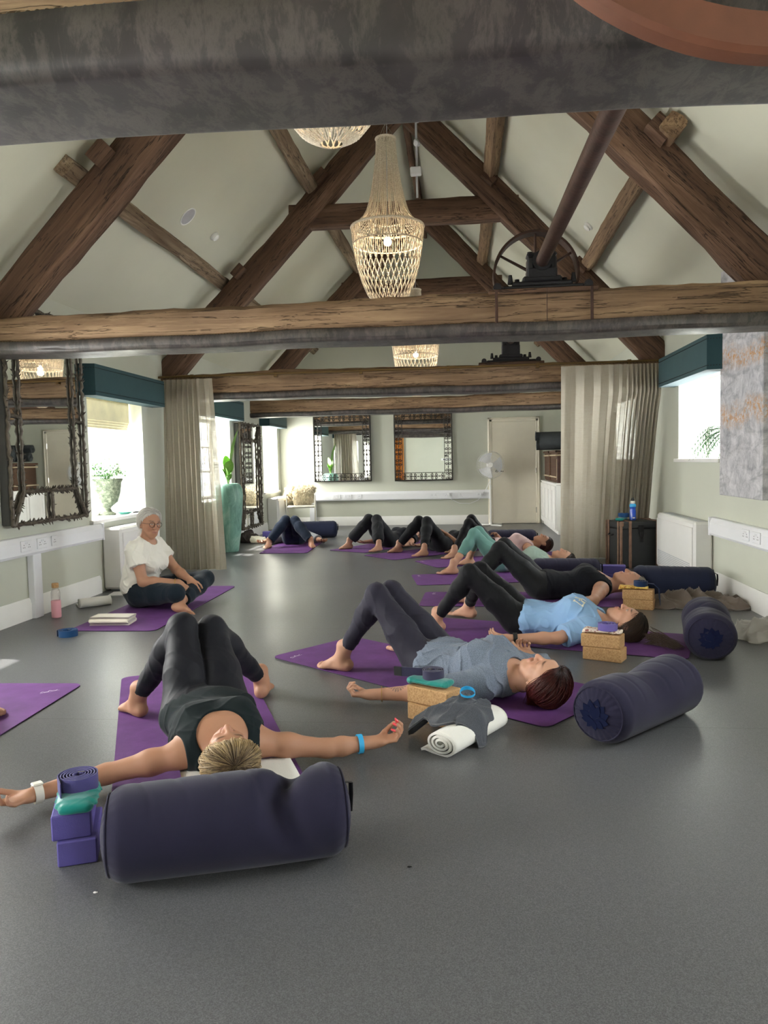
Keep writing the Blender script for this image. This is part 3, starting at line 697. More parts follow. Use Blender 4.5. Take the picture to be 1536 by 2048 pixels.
def chandelier(x, y, z, lab, e):
    t = thing('chandelier', lab, 'chandelier', (x, y, z), group='shell bead chandeliers down the middle of the roof')
    g = G()
    for k in range(64):
        a = k*2*PI/64+RNG.uniform(-.02, .02); tt = np.linspace(0, 1, 14); r, zz = prof_at(UP, tt); w = 1+RNG.uniform(-.03, .03)
        strand(g, np.stack([r*w*math.cos(a), r*w*np.sin(a), zz], 1) if False else np.stack([r*w*math.cos(a), r*w*math.sin(a), zz], 1), .0052)
    put('upper_bead_curtain', g, m_bead, t, world=False, auto=None)
    g = G(); tt = np.linspace(0, 1, 34); r, zz = prof_at(LOW, tt)
    for k in range(34):
        for sg in (-1, 1):
            a = k*2*PI/34+sg*tt*.85
            strand(g, np.stack([r*np.cos(a), r*np.sin(a), zz], 1), .0041)
    put('bead_net', g, m_bead, t, world=False, auto=None)
    g = G(); tt = np.linspace(0, .17, 6); r, zz = prof_at(LOW, tt)
    for k in range(96):
        a = k*2*PI/96; strand(g, np.stack([r*.985*math.cos(a), r*.985*math.sin(a), zz+.006*np.sin(k*1.7)], 1), .0048)
    put('bead_band', g, m_bead, t, world=False, auto=None)
    for (rr, zz, q) in ((.322, .002, .012), (.308, -.142, .007), (.085, .77, .011)):
        g = G(); g.tube([(rr*math.cos(a), rr*math.sin(a), zz) for a in np.arange(64)*2*PI/64], q, 8, closed=True); put('hoop', g, m_bead, t, world=False)
    g = G()
    for k in range(40):
        a = k*2*PI/40; strand(g, [(.15*math.cos(a), .15*math.sin(a), .06), (.15*math.cos(a), .15*math.sin(a), -.03)], .005)
    g.tube([(.15*math.cos(a), .15*math.sin(a), .06) for a in np.arange(40)*2*PI/40], .008, 8, closed=True); put('inner_fringe', g, m_bead, t, world=False, auto=None)
    g = G(); zc = RIDGE-.2-z
    for k in range(3):
        a = k*2*PI/3; g.tube([(.083*math.cos(a), .083*math.sin(a), .775), (.004*math.cos(a), .004*math.sin(a), .90)], .002, 5)
    n = int((zc-.9)/.022)
    for i in range(n):
        c = .9+.022*i; g.tube([(math.cos(a)*.007*(i%2), math.cos(a)*.007*((i+1)%2), c+.013*math.sin(a)) for a in np.arange(10)*2*PI/10], .0018, 4, closed=True)
    put('chain', g, m_chrome, t, world=False)
    g = G(); g.tube([(.012, 0, zc), (.012, .004, .8), (.002, 0, .3), (0, 0, -.03)], .0035, 6); put('cable', g, m_plasticg, t, world=False)
    g = G(); g.cyl((0, 0, -.04), (0, 0, -.085), .02, n=14); lh = put('lamp_holder', g, m_plastic, t, world=False)
    g = G(); g.ball((0, 0, -.125), .036, 16); put('bulb', g, m_bulb, lh, world=False)
    ld = bpy.data.lights.new('bulb_glow', 'POINT'); ld.energy = e; ld.color = (1, .82, .6); ld.shadow_soft_size = .04
    lo = bpy.data.objects.new('bulb_glow', ld); COL.objects.link(lo); lo.parent = t; lo.location = (0, 0, -.19)
    return t
c0 = chandelier(-.65, 7.0, 3.285, 'whole ivory shell bead chandelier with lit bulb hanging in the middle of the view', 6)
def rehang(x, y, z, lab):
    r = dup(c0, T(x, y, z), lab)
    if z < 3:
        g = G()
        for i in range(int(.5/.022)): cc = RIDGE-.2-3.285+.022*i; g.tube([(math.cos(a)*.007*(i%2), math.cos(a)*.007*((i+1)%2), cc+.013*math.sin(a)) for a in np.arange(10)*2*PI/10], .0018, 4, closed=True)
        put('chain', g, m_chrome, r, world=False)
    return r
rehang(-.56, 3.45, 3.30, 'shell bead chandelier nearest the camera, only its rounded bottom showing below the leather padded beam')
rehang(-.65, 10.9, 2.81, 'far shell bead chandelier with lit bowl showing between the second and third tie beams')
# ------------------------------------------------------------ ceiling fittings
def on_slope(name, lab, cat, x, y, s, build):
    z = RIDGE-(RIDGE-WZ)/(2.85)*abs(x-XC); n = Vector((-s, 0, -1)).normalized(); t = thing(name, lab, cat, M=frame((x, y, z), (0,1,0), n.cross(Vector((0,1,0))), n)); build(t)
def b_speaker(t):
    g = G(); g.lathe([(.088, -.01), (.098, 0), (.1, .006), (.094, .009), (.086, .005)], 40, close=False); put('trim_ring', g, m_white, t, world=False)
    g = G(); g.lathe([(.0005, .004), (.05, .0045), (.088, .004)], 40, close=False); put('grille', g, simple('speaker_mesh', 'b6b4b8', .6), t, world=False)
on_slope('ceiling_speaker', 'round white framed ceiling speaker on the left roof slope', 'speaker', -2.58, 7.27, -1, b_speaker)
def b_det(t):
    g = G(); g.lathe([(.05, 0), (.05, .012), (.045, .02)], 28); put('base', g, m_white, t, world=False)
    g = G(); g.lathe([(.04, .02), (.04, .036), (.026, .046), (.001, .048)], 28); put('cap', g, m_white, t, world=False)
on_slope('smoke_detector', 'small white smoke detector on the left roof slope near the round speaker', 'detector', -2.56, 7.98, -1, b_det)
on_slope('smoke_detector', 'white smoke detector on the right roof slope beside the lower right purlin', 'detector', 1.30, 8.18, 1, b_det)
t = thing('spotlight_bar', 'slim grey conduit with white spotlight box behind the big chandelier', 'light fitting', (-.47, 8.72, 4.35))
g = G(); g.box((-.012, -.02, -.25), (.012, .0, .75), .003); put('conduit', g, m_plasticg, t, world=False)
g = G(); g.box((-.07, -.07, -.02), (.05, 0, .07), .01); put('box', g, m_plastic, t, world=False)
for z in (.35, .6):
    g = G(); g.tube([(.0, -.03, z), (.02, -.08, z-.05), (.0, -.12, z-.06)], .028, 12); put('lamp_head', g, m_plastic, t, world=False)
# ------------------------------------------------------------ curtains and rail
def linen():
    t = NT('sheer_taupe_linen'); v = t.coord()
    a = t.noise(t.coord((260, 260, 7)), 1, 2); b = t.noise(t.coord((9, 9, 420)), 1, 2)
    c = t.mix(.5, a, b); col = t.ramp(c, [(.35, hexc('9c9383')), (.65, hexc('bdb5a5'))])
    df = t.n('ShaderNodeBsdfDiffuse'); tl = t.n('ShaderNodeBsdfTranslucent'); tr = t.n('ShaderNodeBsdfTransparent')
    t.l(col, df.inputs[0]); t.l(col, tl.inputs[0]); m1 = t.n('ShaderNodeMixShader'); m1.inputs[0].default_value = .38; t.l(df.outputs[0], m1.inputs[1]); t.l(tl.outputs[0], m1.inputs[2])
    m2 = t.n('ShaderNodeMixShader'); t.l(t.ramp(c, [(.4, (.0,)*3), (.75, (.3,)*3)]), m2.inputs[0]); t.l(m1.outputs[0], m2.inputs[1]); t.l(tr.outputs[0], m2.inputs[2]); t.l(m2.outputs[0], t.out.inputs[0]); return t.m
m_linen = linen()
g = G(); g.box((LWX, 8.655, 2.215), (RWX, 8.685, 2.24), .004)
for x in np.linspace(LWX+.4, RWX-.4, 6): g.box((x-.02, 8.665, 2.19), (x+.02, 8.72, 2.25), .003)
tag(put('curtain_rail', g, simple('brass_rail', '6b5636', .4, .8)), 'thin brass curtain rail fixed along the third tie beam', 'curtain rail')
def curtain(name, lab, folds, h, y0, seed, flare, amp, pieces):
    """folds: list of (x, ampl) knots giving drape density; sheets of cloth with pinch pleats"""
    t = thing(name, lab, 'curtain', ((folds[0][0]+folds[-1][0])/2, y0, 0))
    rg = np.random.default_rng(seed)
    fx = np.array([f[0] for f in folds]); fr = np.array([f[1] for f in folds]); fa = np.array([f[2] for f in folds])
    nu = 420; u = np.linspace(fx[0], fx[-1], nu); dens = np.interp(u, fx, fr); ph = np.cumsum(dens)*(u[1]-u[0])*2*PI; A = np.interp(u, fx, fa)
    nv = 46; zz = np.linspace(0, h, nv); wob = np.interp(u, np.linspace(fx[0], fx[-1], 25), rg.uniform(-.6, .6, 25)); wob2 = np.interp(u, np.linspace(fx[0], fx[-1], 40), rg.uniform(-1, 1, 40))
    V = []
    for i in range(nu):
        for z in zz:
            k = 1-z/h; p = ph[i]+wob[i]*k*2.2
            e_ = min(1, max(0, (z-h+.2)/.2)); env = 1-.5*e_*e_*(3-2*e_)
            y = y0+flare(u[i], k)+A[i]*env*(math.sin(p)*(.8+.5*k)+.3*k*math.sin(.47*p+wob2[i]))
            if z > 1.93: y = min(y, 8.672)
            x = u[i]+pieces(u[i], k)+A[i]*.35*math.sin(2*p)*env+.012*k*wob2[i]
            V.append((x, y, z if z > 0 else .006))
    F = [[i*nv+j, (i+1)*nv+j, (i+1)*nv+j+1, i*nv+j+1] for i in range(nu-1) for j in range(nv-1)]
    put('cloth', (V, F), m_linen, t, auto=None)
    g = G()
    for i in range(0, nu, 14): q = V[i*nv+nv-1]; g.tube([(q[0], q[1], h-.004), (q[0], 8.665, 2.225)], .002, 5)
    put('curtain_hooks', g, m_chrome, t)
    return t
curtain('curtain', 'gathered taupe linen curtain on the left of the room beside the turquoise jar', [(-3.42, 15, .035), (-3.05, 17, .04), (-2.96, 9, .03), (-2.84, 6, .03)], 2.19, 8.6, 3, lambda x, k: -.05*k, .04, lambda x, k: .07*k*(x+3.42)/.5)
curtain('curtain', 'wide sheer taupe linen curtain on the right behind the travelling trunk', [(1.06, 4.5, .022), (1.5, 6, .03), (1.72, 12, .035), (1.85, 24, .04), (2.12, 26, .045)], 2.19, 8.58, 5, lambda x, k: .66*max(0, (k-.14)/.86)**.8*min(1, max(0, (x-1.2)/.35))+.08*k, .03, lambda x, k: -.05*k*max(0, (1.6-x)))
# ------------------------------------------------------------ pelmets
m_teal = fabric('dark_teal_upholstery', '2f4a4e', 500, .15, .8, .06, .1)
def pelmet(lab, xw, s, ya, yb, z0=1.865, z1=2.15, d=.17, ch=.14):
    t = thing('pelmet', lab, 'pelmet', (xw, (ya+yb)/2, z0), group='studded teal pelmets over the windows')
    P = [(0, ya), (d, ya+ch*.35), (d, yb-ch*.35), (0, yb)]; g = G(); g.prism([(xw+s*x, y) for x, y in (P if s > 0 else P[::-1])], z1-z0, T(0, 0, z0)); put('box', g, m_teal, t, smooth=False)
    dome = [(.005, 0), (.0035, .003), (.0005, .0042)]
    for z in (z0+.035, z1-.035):
        g = G()
        for y in np.arange(ya+ch*.35+.01, yb-ch*.35, .02): g.lathe(dome, 6, frame((xw+s*d, y, z), (0,1,0), (0,0,s), (s,0,0)))
        for k in np.linspace(.05, .95, 8): g.lathe(dome, 6, frame((xw+s*d*k, ya+ch*.35*k, z), (1,0,0), (0,0,1), (0,-1,0)))
        put('stud_row', g, m_black, t)
pelmet('long dark teal pelmet over the left window beside the gathered curtain', LWX, 1, 6.72, 8.45)
pelmet('dark teal pelmet over the left window behind the turquoise jar', LWX, 1, 9.9, 11.6)
pelmet('dark teal pelmet over the left window nearest the far wall', LWX, 1, 13.05, 14.46)
pelmet('dark teal pelmet over the right window beside the tall abstract painting', RWX, -1, 6.7, 8.4, 1.91, 2.2)
# ------------------------------------------------------------ mirrors
m_twig = simple('bronzed_twig', '5b5348', .5, .35, var=.35, vs=30, bump=.6, bs=45); m_mback = simple('mirror_backing', '41413f', .6)
def twig(g, a, b, r=.018, rg=RNG, leaves=10, leaf=.03):
    a = np.array(a, float); b = np.array(b, float); L = np.linalg.norm(b-a); n = max(6, int(L/.035)); tt = np.linspace(0, 1, n)[:,None]
    P = a+(b-a)*tt+rg.normal(0, .004, (n, 3))*np.sin(PI*tt)**.3; rr = r*(.8+.45*np.abs(np.sin(np.arange(n)*1.3+rg.uniform(0, 6))))
    g.tube(P, rr, 8); ax = (b-a)/L
    for _ in range(leaves):
        k = rg.uniform(0, 1); p = a+(b-a)*k; d = np.cross(ax, rg.normal(0, 1, 3)); d /= np.linalg.norm(d); d[0] = abs(d[0])*.8; q = p+d*leaf*1.4+ax*leaf*rg.uniform(-.6, 1.2)
        g.tube([p, p+(q-p)*.35, p+(q-p)*.7+ax*.004, q+ax*.006], [r*.6, leaf*.34, leaf*.26, .002], 6, flat=.5)
def twig_mirror(lab, y0, y1, z0, z1, top):
    x = LWX; t = thing('twig_mirror', lab, 'mirror', (x, (y0+y1)/2, z0), group='twig framed mirrors on the left wall')
    g = G(); g.box((x, y0, z0), (x+.07, y1, z1), .006); put('backing_frame', g, m_mback, t)
    xm = x+.074; g = G(); g.add([(xm, y0+.012, z0+.012), (xm, y1-.012, z0+.012), (xm, y1-.012, z1-.012), (xm, y0+.012, z1-.012)], [[0,1,2,3]]); put('mirror_glass', g, m_mirror, t, smooth=False)
    xt = x+.09; rg = np.random.default_rng(int(y0*10)); i = .17; g = G(); P = lambda y, z: (xt, y, z)
    for a, b, lv in ((P(y0, z0), P(y0, z1), 24), (P(y1, z0), P(y1, z1), 24), (P(y0, z0), P(y1, z0), 26), (P(y0, z1), P(y1, z1), 22)): twig(g, a, b, .014, rg, lv*2, .027)
    put('twig_surround', g, m_twig, t)
    zb, zt = z0+.25, z1-.25
    for y in (y0+i, y1-i): g = G(); twig(g, P(y, zb), P(y, zt), .012, rg, 44, .023); put('inner_upright', g, m_twig, t)
    for z, zz in ((zb, z0), (zt, z1)):
        g = G(); twig(g, P(y0+i, z), P(y1-i, z), .014, rg, 60, .028); twig(g, P(y0+i, z), P(y0+.02, zz), .017, rg, 6); twig(g, P(y1-i, z), P(y1-.02, zz), .017, rg, 6); twig(g, P((y0+y1)/2, z), P((y0+y1)/2, zz), .014, rg, 4)
        put('branch_arch', g, m_twig, t)
    for ya, yb in ((y0, y0+i), (y1-i, y1)): g = G(); twig(g, P(ya, (zb+zt)/2), P(yb, (zb+zt)/2-.02), .011, rg, 2, .02); put('cross_twig', g, m_twig, t)
    return t
twig_mirror('large twig framed mirror on the left wall nearest the camera above the white trunking', 5.5, 6.66, .775, 2.47, True)
twig_mirror('tall narrow looking twig framed mirror on the left wall beyond the turquoise jar', 11.55, 12.72, .2, 1.84, True)
m_iron = simple('pewter_scroll_iron', '37342f', .5, .6, var=.2, bump=.2, bs=60)
def scroll(g, M, w, h, r=.0055):
    """one scrollwork cell w x h in local xy"""
    def spi(cx, cy, r0, a0, turns, sg):
        a = np.linspace(0, turns*2*PI, int(14*turns)+4); rr = r0*(1-.75*a/a[-1]); return np.stack([cx+rr*np.cos(a0+sg*a), cy+rr*np.sin(a0+sg*a), 0*a], 1)
    for sx in (-1, 1):
        for sy in (-1, 1):
            q = spi(sx*w*.25, sy*h*.27, w*.22, PI/2*(1-sx) , 1.3, sx*sy); g.tube(q, r, 5, M=M)
    g.tube([(0, -h*.5, 0), (0, h*.5, 0)], r, 5, M=M)
    for sy in (-1, 1): g.tube([(0, sy*h*.5, 0), (w*.07, sy*h*.40, 0), (0, sy*h*.3, 0), (-w*.07, sy*h*.40, 0)], r*1.2, 5, closed=True, M=M)
    g.ball((0, 0, 0), (w*.09, w*.09, r*1.6), 8, M)
def iron_mirror(lab, x0, x1, z0, z1):
    y = BWY; t = thing('scroll_mirror', lab, 'mirror', ((x0+x1)/2, y, z0), group='iron scroll framed mirrors on the far wall')
    g = G(); g.box((x0, y-.05, z0), (x1, y, z1), .005); put('backing_frame', g, m_mback, t)
    ym = y-.053; g = G(); g.add([(x0+.02, ym, z0+.02), (x1-.02, ym, z0+.02), (x1-.02, ym, z1-.02), (x0+.02, ym, z1-.02)], [[0,1,2,3]]); put('mirror_glass', g, m_mirror, t, smooth=False)
    bw = .15; g = G(); yy = y-.068
    for a, b in (((x0, z0), (x1, z0+.022)), ((x0, z1-.022), (x1, z1)), ((x0, z0), (x0+.022, z1)), ((x1-.022, z0), (x1, z1))): g.box((a[0], yy-.015, a[1]), (b[0], y-.05, b[1]), .004)
    put('outer_frame', g, m_iron, t)
    for xx in (x0+bw, x1-bw): g = G(); g.box((xx-.005, yy-.006, z0), (xx+.005, yy+.006, z1), .002); put('inner_bar', g, m_iron, t)
    for z in (z0+bw, z1-bw): g = G(); g.box((x0, yy-.006, z-.005), (x1, yy+.006, z+.005), .002); put('inner_bar', g, m_iron, t)
    n = 5; H = (z1-z0-2*bw)/n
    for xx in (x0+bw/2+.008, x1-bw/2-.008):
        g = G()
        for k in range(n): scroll(g, frame((xx, yy, z0+bw+H*(k+.5)), (1,0,0), (0,0,1), (0,-1,0)), bw*.82, H)
        put('side_scrollwork', g, m_iron, t)
    n = 4; Wd = (x1-x0-2*bw)/n
    for zz in (z0+bw/2+.006, z1-bw/2-.006):
        g = G()
        for k in range(n): scroll(g, frame((x0+bw+Wd*(k+.5), yy, zz), (0,0,1), (1,0,0), (0,1,0)), bw*.82, Wd)
        for xx in (x0+bw/2, x1-bw/2): scroll(g, frame((xx, yy, zz), (1,0,0), (0,0,1), (0,-1,0)), bw*.8, bw*.85)
        put('cross_scrollwork', g, m_iron, t)
iron_mirror('iron scroll framed mirror on the far wall, the one nearer the cream armchair', -2.83, -1.74, .84, 2.12)
iron_mirror('iron scroll framed mirror on the far wall, the one nearer the pedestal fan', -1.30, -.21, .83, 2.12)
# ------------------------------------------------------------ trunking, sockets, heaters
def trunking(lab, M, L, h=.155, d=.062, legs=(), legh=.5, group='white dado trunking'):
    """local x along the wall, y up, z out of the wall"""
    t = thing('dado_trunking', lab, 'trunking', M=M)
    g = G(); prof = [(0, 0), (d*.8, 0), (d, .02), (d, h-.045), (d*.72, h-.006), (d*.6, h), (0, h)]; n = len(prof)
    V = [(0, y, z) for z, y in prof]+[(L, y, z) for z, y in prof]
    g.add(V, [list(range(n))[::-1], list(range(n, 2*n))]+[[i, (i+1)%n, n+(i+1)%n, n+i] for i in range(n)]); put('channel', g, m_plastic, t, world=False, auto=20)
    for x in (0, L): g = G(); g.box((x-.009, -.004, 0), (x+.009, h+.004, d+.006), .004); put('end_cap', g, m_plastic, t, world=False)
    for x in legs:
        g = G(); g.box((x-.06, -legh, 0), (x+.06, 0, d*.9), .004); put('drop_leg', g, m_plastic, t, world=False)
    return t
def socket(lab, M, n=2, red=False):
    w = .146 if n == 2 else .086; t = thing('wall_socket', lab, 'socket', M=M, group='sockets on the trunking')
    g = G(); g.box((-w/2, -.043, 0), (w/2, .043, .009), .003); pl = put('plate', g, m_plastic, t, world=False)
    g = G()
    for k in range(n if n > 1 else 1):
        x = (-.036 if k == 0 else .036) if n == 2 else 0
        g.box((x-.003, .004, .0085), (x+.003, .012, .0096)); g.box((x-.014, -.014, .0085), (x-.007, -.008, .0096)); g.box((x+.007, -.014, .0085), (x+.014, -.008, .0096))
    put('pin_slot', g, m_dark, pl, world=False, smooth=False)
    if n == 2:
        for x in (-.012, .012):
            g = G(); g.box((x-.007, .014, .008), (x+.007, .03, .013), .002); put('switch', g, m_plastic, pl, world=False)
XL = lambda y, z, off=0: frame((LWX+off, y, z), (0,1,0), (0,0,1), (1,0,0))
XR = lambda y, z, off=0: frame((RWX-off, y, z), (0,-1,0), (0,0,1), (-1,0,0))
XB = lambda x, z, off=0: frame((x, BWY-off, z), (1,0,0), (0,0,1), (0,-1,0))
trunking('white dado trunking along the left wall under the big twig mirror', XL(-3.4, .515), 10.42, legs=(9.27,), legh=.515)
socket('white double socket on the left trunking, over its upright leg', XL(5.7, .6, .062)); socket('white double socket on the left trunking, middle of the row of three', XL(5.93, .6, .062)); socket('small white outlet plate on the left trunking nearest the left heater', XL(6.12, .6, .062), 1)
trunking('white dado trunking along the right wall under the abstract painting', XR(7.02, .495), 10.4)
socket('white double socket on the right trunking, nearer the right heater', XR(6.12, .58, .062)); socket('white double socket on the right trunking at the edge of the view', XR(5.9, .58, .062))
trunking('long white dado trunking across the far wall under the iron framed mirrors', XB(-3.4, .475), 3.86, .165, legs=(.52,), legh=.475)
for x, n, lab in ((-2.42, 2, 'white double socket on the far trunking, closest to the cream armchair'), (-2.2, 2, 'white double socket on the far trunking, second from the cream armchair'), (-1.98, 1, 'small white outlet on the far trunking below the mirror nearer the armchair'), (-.57, 2, 'white double socket on the far trunking below the mirror nearer the fan'), (-.3, 2, 'white double socket on the far trunking with the cable plugged in'), (-.07, 1, 'single white outlet on the far trunking beside the plugged cable'), (.3, 2, 'white double socket on the far trunking behind the fan pole')):
    socket(lab, XB(x, .56, .062), n)
def heater(lab, M, L, h, d=.21):
    t = thing('wall_heater', lab, 'heater', M=M, group='white slimline heaters')
    g = G(); g.box((0, .02, 0), (L, h, d-.012), .02); put('casing', g, m_white, t, world=False)
    g = G(); g.box((.03, .05, d-.014), (L-.03, h-.05, d), .012); fp = put('front_panel', g, m_white, t, world=False)
    g = G()
    for k in range(9): g.box((.08, .075+k*.017, d-.003), (L-.08, .082+k*.017, d+.002), .001)
    put('louvre', g, m_plasticg, fp, world=False)
    g = G(); g.box((.05, h-.003, .03), (L-.05, h+.002, d-.06), .001); put('top_grille', g, m_plasticg, t, world=False)
    for k in range(2):
        g = G(); g.box((.06+k*(L-.2), 0, .04), (.14+k*(L-.2), .03, d-.06), .004); put('foot', g, m_plasticg, t, world=False)
heater('white slimline heater under the left window behind the seated instructor', XL(7.1, 0, .0), .95, .62)
heater('white slimline heater on the left wall beside the cream armchair', XL(13.4, 0, .0), .8, .6)
heater('white slimline heater on the right wall beside the travelling trunk', XR(8.42, 0, .0), 1.32, .60, .18)
# ------------------------------------------------------------ painting
def canvas_mat():
    t = NT('textured_abstract_canvas'); v = t.coord(); a = t.noise(v, 9, 10, .75, .6); b = t.noise(t.coord((1, 1.2, 4)), 2.2, 5, .6, 1.)
    col = t.ramp(a, [(.3, hexc('85858a')), (.48, hexc('b5b4b8')), (.62, hexc('cfcdcf')), (.8, hexc('e0dfe0'))])
    col = t.mix(t.ramp(b, [(.5, (0,0,0)), (.62, (.35,.35,.35)), (.7, (0,0,0))]), col, hexc('55545a'))
    sx = t.n('ShaderNodeSeparateXYZ'); t.l(v, sx.inputs[0])
    def band(z0, w):
        m = t.n('ShaderNodeMath', operation='SUBTRACT'); t.l(sx.outputs[2], m.inputs[0]); m.inputs[1].default_value = z0
        wv = t.n('ShaderNodeMath', operation='MULTIPLY_ADD'); t.l(t.noise(t.coord((1,1,1)), 1.7, 2), wv.inputs[0]); wv.inputs[1].default_value = .5; t.l(m.outputs[0], wv.inputs[2])
        s = t.n('ShaderNodeMath', operation='ABSOLUTE'); t.l(wv.outputs[0], s.inputs[0]); return t.ramp(s.outputs[0], [(0, (1,1,1)), (w, (0,0,0))])
    gold = t.ramp(t.noise(v, 30, 6, .8, .5), [(.46, (0,0,0)), (.56, (1,1,1))])
    for z0, w in ((.62+.25, .09), (1.08+.25, .12), (1.62+.25, .1)): col = t.mix(t.mix(1., band(z0, w), gold, 'MULTIPLY'), col, hexc('b98545'))
    t.set(Base_Color=col, Roughness=.7); t.bump(a, .5, .015); return t.m
t = thing('painting', 'tall grey abstract canvas with gold flecked bands on the right wall', 'painting', (RWX-.03, 6.3, .86))
g = G(); g.box((-.025, -.47, 0), (.03, .47, 1.88), .004); put('canvas', g, canvas_mat(), t, world=False)
# ------------------------------------------------------------ door, cabinet, baskets, rolled mats
d = struct('door_1', G().box((.52, BWY-.035, .006), (1.32, BWY+.01, 1.89), .004), m_cream)
g = G()
for lo, hi in (((.44, 0), (.52, 1.97)), ((1.32, 0), (1.40, 1.97)), ((.44, 1.89), (1.40, 1.97))):
    g.box((lo[0], BWY-.04, lo[1]), (hi[0], BWY, hi[1]), .006); 
g.box((.455, BWY-.05, 0), (.475, BWY-.03, 1.955), .006); g.box((1.365, BWY-.05, 0), (1.385, BWY-.03, 1.955), .006); g.box((.455, BWY-.05, 1.935), (1.385, BWY-.03, 1.955), .006)
put('door_casing', g, m_cream, d)
for z in (.25, .98, 1.65):
    g = G(); g.cyl((1.322, BWY-.04, z-.05), (1.322, BWY-.04, z+.05), .009, n=10); put('hinge', g, m_chrome, d)
g = G(); g.lathe([(.026, 0), (.026, .008), (.01, .01), (.01, .045)], 18, frame((.6, BWY-.035, .98), (1,0,0), (0,0,1), (0,-1,0))); g.tube([(.6, BWY-.08, .98), (.66, BWY-.085, .98), (.72, BWY-.08, .975)], .009, 10); put('door_handle', g, m_chrome, d)
t = thing('cabinet', 'white panelled cabinet beside the far door, half hidden by the sheer curtain', 'cabinet', (1.42, 13.4, 0))
g = G(); g.box((0, -1.2, .06), (.74, 1.05, .78), .005); put('carcass', g, m_white, t, world=False)
g = G(); g.box((-.012, -1.22, .78), (.75, 1.06, .805), .005); put('worktop', g, m_white, t, world=False)
g = G(); g.box((.03, -1.19, 0), (.73, 1.04, .06)); put('plinth', g, m_white, t, world=False)
for k in range(4):
    y0 = -1.19+k*.56; g = G()
    for lo, hi in (((y0+.01, .08), (y0+.09, .76)), ((y0+.46, .08), (y0+.54, .76)), ((y0+.09, .08), (y0+.46, .16)), ((y0+.09, .68), (y0+.46, .76))): g.box((-.02, lo[0], lo[1]), (0, hi[0], hi[1]), .003)
    g.box((-.008, y0+.09, .16), (0, y0+.46, .68)); dd = put('door', g, m_white, t, world=False)
def wicker():
    t = NT('brown_wicker'); v = t.coord(); w1 = t.n('ShaderNodeTexWave'); w1.bands_direction = 'Z'; w1.inputs['Scale'].default_value = 22; w1.inputs['Distortion'].default_value = 1.5; t.l(v, w1.inputs[0])
    w2 = t.n('ShaderNodeTexWave'); w2.bands_direction = 'Y'; w2.inputs['Scale'].default_value = 12; w2.inputs['Distortion'].default_value = 2; t.l(v, w2.inputs[0])
    m = t.mix(.5, w1.outputs[1], w2.outputs[1], 'MULTIPLY') if False else t.mix(.5, w1.outputs[0], w2.outputs[0])
    t.set(Base_Color=t.ramp(m, [(.2, hexc('2c1c12')), (.5, hexc('5b4030')), (.8, hexc('84644b'))]), Roughness=.7); t.bump(m, .8, .02); return t.m
m_wick = wicker(); m_rope = simple('pale_willow', 'c3b193', .7)
def basket(lab, y0, y1):
    t = thing('wicker_basket', lab, 'basket', (1.46, (y0+y1)/2, .805), group='wicker baskets on the cabinet'); L = y1-y0; g = G()
    g.box((0, -L/2, 0), (.6, L/2, .5), .03); bd = put('body', g, m_wick, t, world=False)
    for z, m in ((.09, m_rope), (.44, m_rope), (.5, m_wick)):
        g = G(); q = .012 if m is m_rope else .02; pts = [(-.008, -L/2-.008), (.608, -L/2-.008), (.608, L/2+.008), (-.008, L/2+.008)]; g.tube([(x, y, z) for x, y in pts], q, 8, closed=True, up=(0,0,1)); put('woven_band' if m is m_rope else 'rim', g, m, bd, world=False)
basket('brown wicker basket on the white cabinet, the one nearer the far door', 13.5, 14.3); basket('brown wicker basket on the white cabinet, the one nearer the sheer curtain', 12.45, 13.3)
t = thing('storage_box', 'dark flat fronted box standing between wicker baskets and curtain', 'box', (1.45, 12.36, .805)); g = G(); g.box((0, -.05, 0), (.5, .05, .42), .01); put('carton', g, m_rust, t, world=False); g = G(); g.box((-.004, -.03, .05), (0, -.012, .38), .001); put('label_strip', g, m_rope, t, world=False)
m_mat_dk = simple('charcoal_mat_foam', '33383a', .8, var=.1, bump=.3, bs=200)
def rolled(name, lab, cat, c, ax, R0, Lr, m, turns=5, grp=None, th=.006):
    """spiral roll, axis ax through c"""
    a = np.linspace(0, turns*2*PI, turns*22); r = .02+(R0-.02)*a/a[-1]; o_ = np.stack([r*np.cos(a), r*np.sin(a)], 1); r2 = r-(R0-.02)/turns*.62; i_ = np.stack([r2*np.cos(a), r2*np.sin(a)], 1); n = len(a)
    x = Vector(ax).normalized(); z = Vector((0,0,1)); y = z.cross(x); M = frame(c, y, z, x); V = []
    for h in (-Lr/2, Lr/2): V += [(p[0], p[1], h) for p in o_]+[(p[0], p[1], h) for p in i_]
    F = []
    for k in range(n-1): F += [[k, k+1, 2*n+k+1, 2*n+k], [n+k+1, n+k, 3*n+k, 3*n+k+1], [k+1, k, n+k, n+k+1], [2*n+k, 2*n+k+1, 3*n+k+1, 3*n+k]]
    F += [[n-1, 2*n-1, 4*n-1, 3*n-1], [n, 0, 2*n, 3*n]]
    g = G(); g.add(V, F, M); return tag(put(name, g, m), lab, cat, grp)
rolled('rolled_mat', 'charcoal rolled mat on top of the baskets, upper of the two ends facing the door', 'rolled mat', (1.58, 13.85, 1.33+.26), (1,0,.0), .085, .64, m_mat_dk, 4, 'rolled charcoal mats')
rolled('rolled_mat', 'charcoal rolled mat resting directly on the basket nearer the far door', 'rolled mat', (1.6, 13.78, 1.33+.105), (1,0,0), .095, .66, m_mat_dk, 4, 'rolled charcoal mats')
rolled('rolled_mat', 'charcoal rolled mat leaning on the basket nearer the sheer curtain', 'rolled mat', (1.62, 13.2, 1.33+.16), (1,-.4,.0), .15, .66, m_mat_dk, 5, 'rolled charcoal mats')
